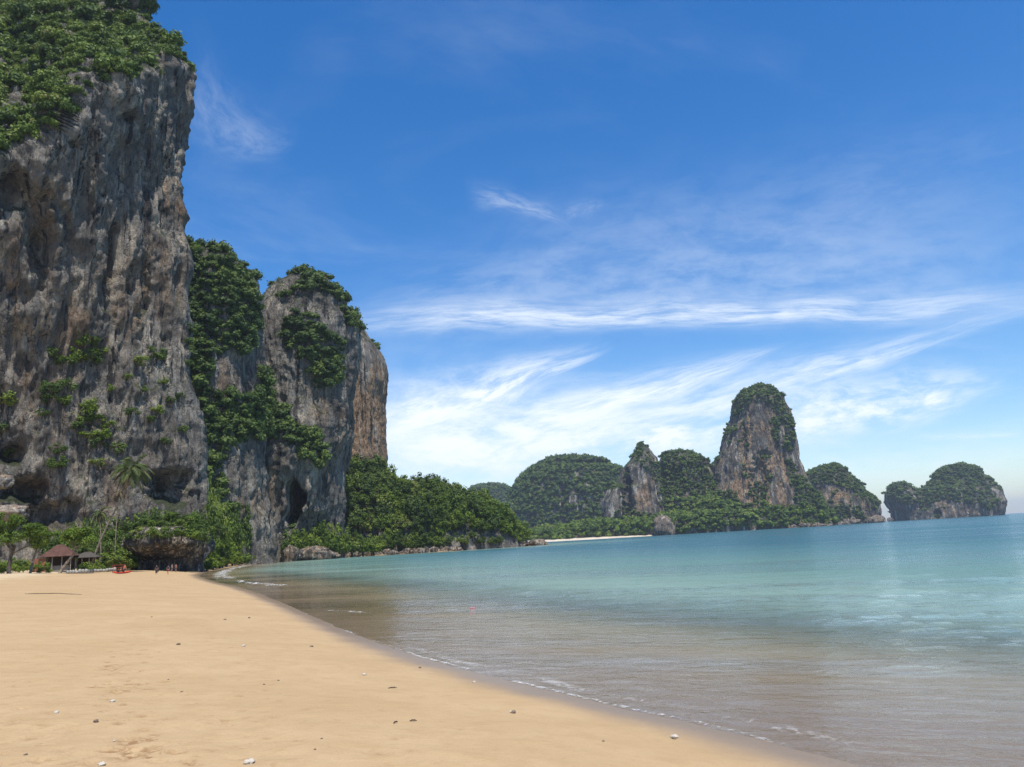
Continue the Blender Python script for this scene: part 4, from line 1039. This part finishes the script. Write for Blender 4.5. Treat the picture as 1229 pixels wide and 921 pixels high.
# ------------------------------------------------------------------ small trees behind the beach
def beach_tree(label, path_px, Y, crown, seed, mat=M_leafb, limbs=5, bark=M_barkd, r=.2):
    """crown: (px, py, rx, ry) blobs in the picture -> lobes at the tree's own distance"""
    rng = np.random.default_rng(seed); s = Y / FPX
    pts = [W(x, y, Y) for x, y in path_px]; base = pts[0].copy(); base[2] = gz(base[0], base[1])
    e = bpy.data.objects.new('beach_tree', None); link(e); e.location = base; tag(e, label, 'tree')
    L = [Vector(p - base) for p in pts]; L[0].z = -.4
    mb = MB(); mb.tube(L, [r * (1.2 - .75 * i / len(L)) for i in range(len(L))], 8)
    lobes = []
    for (cx, cy, rx, ry) in crown:
        c = W(cx, cy, Y) - base
        for _ in range(7):
            d = rng.normal(size=3); d /= np.linalg.norm(d); q = .75 * rng.random() ** .5
            lobes.append((c[0] + d[0] * rx * s * q, c[1] + d[1] * rx * s * q, c[2] + d[2] * ry * s * q, rx * s * rng.uniform(.25, .42)))
    for k in range(limbs):
        a = L[len(L) // 2].lerp(L[-1], rng.random()); b = Vector(lobes[(k * 5) % len(lobes)][:3]); m_ = a.lerp(b, .5) + Vector((0, 0, .25))
        mb.tube([a, m_, b], [r * .45, r * .3, r * .1], 6)
    mb.build('trunk', bark, e, True)
    V, F, A = leaf_cloud(lobes, 95, .17, rng, core=.45)
    mesh_obj('crown', fast_mesh('crown', V, F, False, mat, {'leaf': A, 'rnd': np.full(len(V), .1)}), e)
    return e
beach_tree('small light green beach tree with dark forked trunk near the hut', [(11, 688), (11, 678), (13, 668), (18, 655)], 138, [(12, 640, 24, 15), (32, 648, 22, 13), (0, 628, 18, 15), (50, 640, 15, 11), (22, 625, 18, 11), (38, 633, 16, 10)], 301, r=.34)
beach_tree('thin pale trunk with sparse leaves beside the brick red screen', [(36, 685), (40, 672), (44, 660), (46, 650)], 142, [(44, 652, 12, 8), (52, 640, 9, 7)], 302, limbs=3, bark=M_bark, r=.2)
beach_tree('bent pale trunk tree with bright leaves leaning over the hut', [(70, 683), (80, 676), (88, 666), (92, 655)], 146, [(92, 645, 18, 10), (107, 649, 16, 9), (82, 640, 12, 7), (100, 638, 13, 8)], 303, limbs=4, bark=M_bark, r=.26)
for k, (px, py, Y, s) in enumerate([(2, 686, 140, .5), (28, 684, 150, .55), (48, 686, 144, .35), (38, 672, 152, .6), (122, 672, 160, .45), (130, 670, 162, .5), (16, 676, 152, .7), (58, 686, 145, .3), (50, 676, 148, .75), (100, 676, 150, .6), (86, 680, 149, .35), (112, 672, 154, .8), (24, 668, 156, 1.0), (5, 672, 154, .9)]):
    p = W(px, py, Y); p[2] = gz(p[0], p[1]) - .2
    put_shrub(p, s, k=1, label='low bright shrub in the greenery around the beach hut', group='greenery around the beach hut')

# ------------------------------------------------------------------ hut
M_roof = plain('roof_brown_red', (0.095, 0.045, 0.032), .85, .25, 1.5); M_wood = plain('dark_wood', (.07, .045, .03), .8); M_pale = plain('grey_timber', (.26, .23, .19), .85)
M_greyroof = plain('grey_thatch', (.085, .075, .062), .6); M_brick = plain('red_screen', (.26, .10, .06), .85); M_counter = plain('counter_grey', (.20, .19, .17), .8); M_white = plain('white_stone', (.30, .28, .24), .85, .35); M_dark = plain('shade_cloth', (.02, .02, .02), .9)
def hut(px, Y, w, d, eave, rise, mat, label, name='beach_hut', over=.5, open_front=True):
    p = W(px, 680, Y); base = Vector((p[0], p[1], gz(p[0], p[1])))
    e = bpy.data.objects.new(name, None); link(e); e.location = base; e.rotation_euler = (0, 0, R(18)); tag(e, label, 'hut')
    for sx_ in (-1, -.35, .35, 1):
        for sy__ in (-1, 1):
            MB().tube([(sx_ * w / 2 * .92, sy__ * d / 2 * .92, -.4), (sx_ * w / 2 * .92, sy__ * d / 2 * .92, eave + .1)], .09, 7).build('post', M_pale if sy__ < 0 else M_wood, e)
    MB().box((0, d / 2 * .9, eave / 2), (w * .9, .08, eave)).build('back_wall', M_wood, e)
    MB().box((w * .08, -d / 2 * .62, .55), (w * .62, .5, 1.1)).build('counter', M_counter, e)
    MB().box((w * .08, -d / 2 * .62, 1.13), (w * .66, .62, .06)).build('counter_top', M_pale, e)
    # hip roof in overlapping courses
    rf = None; n = 7; W2, D2 = w / 2 + over, d / 2 + over; rl = max(.05, W2 - D2 * .95)
    mb = MB()
    for i in range(n):
        t0, t1 = i / n, (i + 1) / n
        def ring(t, lift): return [(sx_ * (W2 + (rl - W2) * t), sy__ * D2 * (1 - t * .98), eave + rise * t + lift) for sx_, sy__ in ((-1, -1), (1, -1), (1, 1), (-1, 1))]
        lo, hi = ring(t0 - .02, .04), ring(t1, .0)
        for k in range(4): mb.poly([lo[k], lo[(k + 1) % 4], hi[(k + 1) % 4], hi[k]])
        lo2 = ring(t0 - .02, -.06)
        for k in range(4): mb.poly([lo2[k], lo2[(k + 1) % 4], lo[(k + 1) % 4], lo[k]])
    mb.poly([(sx_ * W2, sy__ * D2, eave - .02) for sx_, sy__ in ((-1, 1), (1, 1), (1, -1), (-1, -1))])
    rf = mb.build('roof', mat, e)
    MB().tube([(-rl, 0, eave + rise + .03), (rl, 0, eave + rise + .03)], .09, 6).build('ridge_cap', M_wood, rf)
    return e
hut(71, 156, 5.2, 4.2, 3.0, 2.2, M_roof, 'open beach hut with brown red hipped roof under the trees')
hut(104, 160, 4.0, 3.0, 2.9, 1.0, M_greyroof, 'smaller dull grey roofed shelter beside the brown red hut', 'beach_shelter')
p = W(46, 672, 153); e = bpy.data.objects.new('garden_screen', None); link(e); e.location = (p[0], p[1], gz(p[0], p[1])); e.rotation_euler = (0, 0, R(10)); tag(e, 'brick red board screen standing beside the hut', 'screen')
for k in range(9): MB().box((-1.2 + k * .3, .01 * (k % 2), 1.15), (.275, .05, 2.7 + .06 * (k % 3))).build('board', M_brick, e)
for k in (-1, 1): MB().box((k * 1.25, .09, 1.1), (.1, .1, 2.6)).build('post', M_wood, e)
# low white stone wall
p0 = on_ground(78, 684.2); p1 = W(136, 681.5, 146); p1[2] = gz(p1[0], p1[1])
e = bpy.data.objects.new('stone_wall', None); link(e); e.location = p0; tag(e, 'low wall of whitish stones in front of the hut', 'wall')
pw0 = W(80, 683, 143); pw1 = W(137, 680.5, 150)
e.location = (pw0[0], pw0[1], gz(pw0[0], pw0[1])); Lw = float(np.hypot(*(pw1 - pw0)[:2])); e.rotation_euler = (0, 0, math.atan2(pw1[1] - pw0[1], pw1[0] - pw0[0]))
WM = [boulder_mesh(50 + i, 12, 8, .16, 0, M_white) for i in range(3)]
for row in range(1):
    x = 0.0; k = 0
    while x < Lw:
        w_ = rs.uniform(.4, .75); o = mesh_obj('stone', WM[k % 3], e); o.location = (x + w_ / 2, rs.uniform(-.1, .1), .2 + rs.uniform(-.05, .12)); o.scale = (w_ / 2 * 1.04, .3, rs.uniform(.22, .4)); x += w_ * .97; k += 1
MB().box((Lw / 2, .05, .15), (Lw, .3, .4)).build('core', M_counter, e)

# ------------------------------------------------------------------ kayaks
M_red = plain('red_plastic', (.42, .022, .018), .35, .1, 3, .5); M_orange = plain('orange_plastic', (.60, .13, .03), .35, .1, 3, .5); M_black = plain('black_foam', (.02, .02, .02), .7)
def kayak(px, py, Y, rz, mat, label, L=4.2, wdt=.78):
    e = bpy.data.objects.new('kayak', None); link(e); p = W(px, py, Y); e.location = (p[0], p[1], gz(p[0], p[1]) + .02); e.rotation_euler = (0, 0, rz); tag(e, label, 'kayak', )
    t = np.linspace(-1, 1, 25); th = np.linspace(0, 2 * np.pi, 16, endpoint=False)
    prof = np.maximum(0.02, (1 - np.abs(t) ** 2.4)) ** .75
    X = np.repeat((t * L / 2)[:, None], 16, 1); Yk = prof[:, None] * wdt / 2 * np.cos(th); sh = .16 * np.abs(t) ** 2.5
    Z = .19 + sh[:, None] + prof[:, None] * .19 * np.where(np.sin(th) > 0, .75 * np.sin(th), np.sin(th)); Z = Z - .10 * np.exp(-((t / .42) ** 4))[:, None] * (np.sin(th) > .5)
    mesh_obj('hull', fast_mesh('hull', np.stack([X, Yk, Z], -1).reshape(-1, 3), grid_faces(25, 16, True), True, mat), e)
    for sx_ in (-.6, .45):
        MB().box((sx_, 0, .25), (.42, .42, .05)).build('seat', M_black, e); MB().box((sx_ - .24, 0, .42), (.05, .40, .32)).build('backrest', M_black, e)
    for sx_ in (-1, 1): MB().tube([(sx_ * L * .47, -.04, .38), (sx_ * L * .47, 0, .46), (sx_ * L * .47, .04, .38)], .015, 5).build('handle', M_black, e)
    return e
kayak(147, 684.6, 141, R(-12), M_red, 'long red kayak lying on the sand beside the stone wall')
kayak(146, 682, 149, R(-4), M_orange, 'orange red kayak lying behind the long red one', 3.8)
p = W(142, 679, 154); e = bpy.data.objects.new('kayak_rack', None); link(e); e.location = (p[0], p[1], gz(p[0], p[1])); tag(e, 'small red wooden rack behind the kayaks', 'rack')
M_rw = plain('red_wood', (.20, .035, .025), .7)
for x in (-.9, .9):
    for y in (-.3, .3): MB().box((x, y, .75), (.1, .1, 1.6)).build('post', M_rw, e)
for z in (.5, 1.0, 1.45):
    for y in (-.37, .37): MB().box((0, y, z), (2.05, .05, .12)).build('rail', M_rw, e)

# ------------------------------------------------------------------ people
def skin_mesh(name, V, E, rad, mat, sub=1):
    me = bpy.data.meshes.new(name); me.from_pydata(V, E, []); o = bpy.data.objects.new(name, me); link(o)
    md = o.modifiers.new('s', 'SKIN'); md.use_smooth_shade = True
    for i, r in enumerate(rad): me.skin_vertices[0].data[i].radius = (r, r) if not hasattr(r, '__len__') else r
    me.skin_vertices[0].data[0].use_root = True
    ss = o.modifiers.new('u', 'SUBSURF'); ss.levels = sub; ss.render_levels = sub
    dg = bpy.context.evaluated_depsgraph_get(); nm = bpy.data.meshes.new_from_object(o.evaluated_get(dg))
    bpy.data.objects.remove(o); nm.materials.clear(); nm.materials.append(mat); nm.name = name
    return nm
SKIN = plain('skin', (.42, .25, .17), .55, .08, 20); SKIN2 = plain('skin_tan', (.33, .18, .11), .55, .08, 20)
HAIR = plain('dark_hair', (.025, .018, .013), .5, .2, 30); EYE = plain('eye_dark', (.02, .015, .01), .3)
def cloth(n, c): return plain(n, c, .85, .15, 12)
def person(px, py, Y, rz, skin, top, bottom, label, long_skirt=False, bag=None, h=1.68, stride=.10, arm=.12):
    p = W(px, py, Y); e = bpy.data.objects.new('person', None); link(e); e.location = (p[0], p[1], gz(p[0], p[1])); e.rotation_euler = (0, 0, rz); tag(e, label, 'person')
    k = h / 1.70
    V = [(0, 0, .93), (0, 0, 1.10), (0, .01, 1.28), (0, .01, 1.40), (0, 0, 1.47), (0, -.01, 1.53), (0, -.015, 1.60), (0, -.005, 1.67)]
    Rr = [(.145, .105), (.125, .095), (.150, .105), (.11, .08), (.052, .052), (.062, .075), (.078, .095), (.05, .06)]
    E = [(i, i + 1) for i in range(7)]
    def chain(start, pts, rr):
        prev = start
        for q, r in zip(pts, rr): V.append(q); Rr.append(r); E.append((prev, len(V) - 1)); prev = len(V) - 1
        return prev
    chain(6, [(0, -.11, 1.585)], [.014])                       # nose
    for s in (-1, 1):
        chain(0, [(s * .095, 0, .84), (s * .10, -s * stride * .5, .48), (s * .105, -s * stride, .09), (s * .115, -s * stride - .06, .035), (s * .12, -s * stride - .16, .025)],
              [.085, .058, .038, .042, .030])
        w_ = chain(3, [(s * .17, .01, 1.39), (s * (.21 + arm * .3), .03, 1.12), (s * (.22 + arm * .6), -.04 - s * .03, .88), (s * (.225 + arm * .65), -.06 - s * .03, .80)], [.050, .040, .028, (.022, .034)])
        bx, by, bz = V[w_]
        for f_i, (dy_, ln) in enumerate(((-.032, .075), (-.012, .085), (.010, .08), (.028, .065))):
            chain(w_, [(bx, by + dy_, bz - .045), (bx - s * .004, by + dy_ - .006, bz - .045 - ln * .5), (bx - s * .02, by + dy_ - .014, bz - .045 - ln)], [.0095, .009, .007])
        chain(w_, [(bx - s * .01, by - .045, bz - .01), (bx - s * .015, by - .06, bz - .05)], [.010, .008])
    V = [tuple(c * k for c in v) for v in V]
    mesh_obj('body', skin_mesh('body', V, E, Rr, skin, 1), e)
    tv = [(0, 0, .90), (0, 0, 1.10), (0, .01, 1.28), (0, .01, 1.41), (-.17, .01, 1.39), (-.20, .02, 1.24), (.17, .01, 1.39), (.20, .02, 1.24)]
    mesh_obj('shirt', skin_mesh('shirt', [tuple(c * k for c in v) for v in tv], [(0, 1), (1, 2), (2, 3), (3, 4), (4, 5), (3, 6), (6, 7)], [(.16, .12), (.145, .115), (.165, .12), (.115, .085), .062, .055, .062, .055], top, 1), e)
    if long_skirt:
        sv = [(0, 0, .98), (0, 0, .80), (0, 0, .50), (0, 0, .22)]
        mesh_obj('skirt', skin_mesh('skirt', [tuple(c * k for c in v) for v in sv], [(0, 1), (1, 2), (2, 3)], [(.15, .115), (.19, .15), (.21, .18), (.24, .21)], bottom, 1), e)
    else:
        sv = [(0, 0, .97), (0, 0, .88), (-.097, .0, .80), (-.10, stride * .35, .55), (.097, 0, .80), (.10, -stride * .35, .55)]
        mesh_obj('shorts', skin_mesh('shorts', [tuple(c * k for c in v) for v in sv], [(0, 1), (1, 2), (2, 3), (1, 4), (4, 5)], [(.15, .115), (.155, .125), .10, .085, .10, .085], bottom, 1), e)
    mesh_obj('hair', skin_mesh('hair', [tuple(c * k for c in v) for v in ((0, .03, 1.685), (0, .05, 1.62), (0, .07, 1.52))], [(0, 1), (1, 2)], [(.078, .075), (.085, .065), (.06, .03)], HAIR, 1), e)
    for s in (-1, 1):
        V_, F_ = CSV * .012, CSF
        o = mesh_obj('eye', fast_mesh('eye', V_, F_, True, EYE), e); o.location = (s * .032 * k, -.096 * k, 1.60 * k)
        o = mesh_obj('ear', fast_mesh('ear', CSV * np.array([.012, .022, .032]), F_, True, skin), e); o.location = (s * .082 * k, 0, 1.595 * k)
    if bag:
        MB().box((.30, -.02, .62), (.14, .30, .34)).tube([(.28, -.14, .78), (.29, -.06, .95), (.29, .06, .78)], .012, 5).build('bag', bag, e)
    return e
person(187.6, 692, 143, R(20), SKIN2, cloth('black_top', (.025, .022, .025)), cloth('dark_skirt', (.035, .03, .028)), 'person in black top and long dark skirt walking on the sand', True, cloth('dark_bag', (.03, .025, .02)))
person(201.6, 690, 148, R(200), SKIN, cloth('navy_top', (.03, .03, .06)), cloth('maroon_shorts', (.22, .03, .035)), 'person in dark top and red shorts walking on the sand', h=1.72, stride=.14)
person(206.4, 679, 172, R(150), SKIN, cloth('tan_shirt', (.30, .17, .12)), cloth('grey_shorts', (.10, .09, .09)), 'person in tan shirt standing in the shade of the undercut rock', h=1.66, stride=.03)
person(211.2, 679, 173, R(170), SKIN2, cloth('rose_shirt', (.36, .14, .11)), cloth('brown_shorts', (.12, .07, .05)), 'person in rose shirt standing in the shade of the undercut rock', h=1.72, stride=.05)
person(150, 679.5, 150, R(60), SKIN, cloth('orange_shirt', (.55, .16, .07)), cloth('dark_shorts', (.05, .04, .05)), 'person in orange shirt beside the kayaks', h=1.6, stride=.03)

# ------------------------------------------------------------------ beach debris
M_coral = plain('coral_white', (.50, .45, .37), .9, .2, 30); M_stone = plain('stone_grey_brown', (.17, .13, .09), .85, .5, 18); M_twig = plain('twig_dark', (.05, .035, .025), .9); M_drift = plain('driftwood_brown', (.15, .10, .06), .9)
def stone_mesh(seed, mat):
    th = np.linspace(0, 2 * np.pi, 20, endpoint=False); ph = np.linspace(-np.pi / 2, np.pi / 2, 13); T, Pp = np.meshgrid(th, ph)
    P = np.stack([np.cos(Pp) * np.cos(T), np.cos(Pp) * np.sin(T), np.sin(Pp)], -1)
    P = P * (1 + .55 * fbm(P * 1.7 + seed * 3.3, 3))[..., None]
    return fast_mesh('stone', P.reshape(-1, 3), grid_faces(13, 20, True), True, mat)
CM = [stone_mesh(i, M_coral) for i in range(3)]; SM = [stone_mesh(i + 5, M_stone) for i in range(3)]
STONES = [(299, 917, 15, 'c', 'large pale coral lump with dark side half buried in the sand'), (809, 884, 11, 'c', 'pale and dark coral cluster on the sand near the swash'), (809, 885.5, 8, 's', None), (812, 883, 7, 'c', None), (68, 856, 7, 'c', None), (135, 843, 7, 'c', None), (115, 867, 8, 's', None), (122, 919, 10, 'c', None), (292, 776, 6, 'c', None), (374, 776, 5, 's', None),
          (437, 810, 7, 'c', None), (504, 801, 5, 's', None), (569, 818, 6, 'c', None), (616, 855, 9, 's', None), (613, 854, 5, 'c', None), (724, 889, 4, 's', None), (214, 774, 6, 's', None), (270, 744, 4, 's', None), (299, 742, 4, 's', None), (218, 831, 4, 's', None),
          (202, 816, 3, 's', None), (317, 822, 4, 's', None), (334, 817, 4, 's', None), (386, 887, 4, 's', None), (378, 900, 4, 's', None), (31, 907, 5, 's', None), (182, 741, 3, 's', None), (137, 890, 4, 'c', None)]
for i, (px, py, w_, k, lb) in enumerate(STONES):
    p = on_ground(px, py); s = np.linalg.norm(p - CAM) / FPX * w_ / 2 * .72
    o = mesh_obj('coral_fragment' if k == 'c' else 'pebble', (CM if k == 'c' else SM)[i % 3]); o.location = (p[0], p[1], p[2] + s * .25); o.scale = (s, s * .8, s * .55); o.rotation_euler = (0, 0, rs.uniform(0, 6))
    if lb: tag(o, lb, 'coral')
    elif k == 'c': tag(o, 'small whitish coral fragment lying on the tan sand', 'coral', 'coral fragments on the sand')
    else: tag(o, 'small dark brown pebble lying on the tan sand', 'pebble', 'dark pebbles on the sand')
for px, py, ln, an in ((471, 826, 10, .1), (475, 868, 7, 1.0), (496, 866, 8, .05)):
    p = on_ground(px, py); s = np.linalg.norm(p - CAM) / FPX * ln / 2; mb = MB()
    mb.tube([(-s, 0, .012), (-.3 * s, .1 * s, .022), (.4 * s, -.05 * s, .02), (s, .08 * s, .010)], [.006, .011, .010, .004], 6)
    mb.tube([(.2 * s, 0, .02), (.5 * s, .25 * s, .03)], [.006, .003], 5)
    o = mb.build('twig', M_twig, None, True); o.location = p; o.rotation_euler = (0, 0, an); tag(o, 'short dark twig lying on the smooth sand', 'twig', 'dark twigs on the sand')
a, b = on_ground(30, 713.5), on_ground(98, 714.5); d = b - a; mb = MB()
mb.tube([tuple(d * t + np.array([0, .05 * math.sin(t * 9), .03 + gz(*(a + d * t)[:2]) - (a + d * t)[2]])) for t in np.linspace(0, 1, 12)], [.012, .02, .026, .026, .024, .026, .024, .02, .02, .018, .014, .01], 7)
o = mb.build('driftwood', M_drift, None, True); o.location = a; tag(o, 'long thin brown driftwood pole on the dry sand', 'driftwood')
# pink float in the shallows
p = on_z(567, 731, 0.0); o = mesh_obj('float', stone_mesh(3, plain('pink_plastic', (.5, .2, .24), .4, .1))); o.location = (p[0], p[1], .03); o.scale = (.16, .05, .03); tag(o, 'small pink float drifting in the shallow water', 'float')

# ------------------------------------------------------------------ haze
m_hz, g, out = new_mat('haze_air')
v = g.n('ShaderNodeVolumePrincipled'); g.put(v, 'Color', (0.80, 0.88, 1.0, 1)); g.put(v, 'Density', 0.00008); g.put(v, 'Anisotropy', 0.2)
g.t.links.new(v.outputs[0], out.inputs['Volume'])
o = MB().box((0, 7000, 127), (30000, 20000, 280)).build('haze', m_hz); tag(o, 'thin bluish haze of sea air over the bay', kind='stuff')
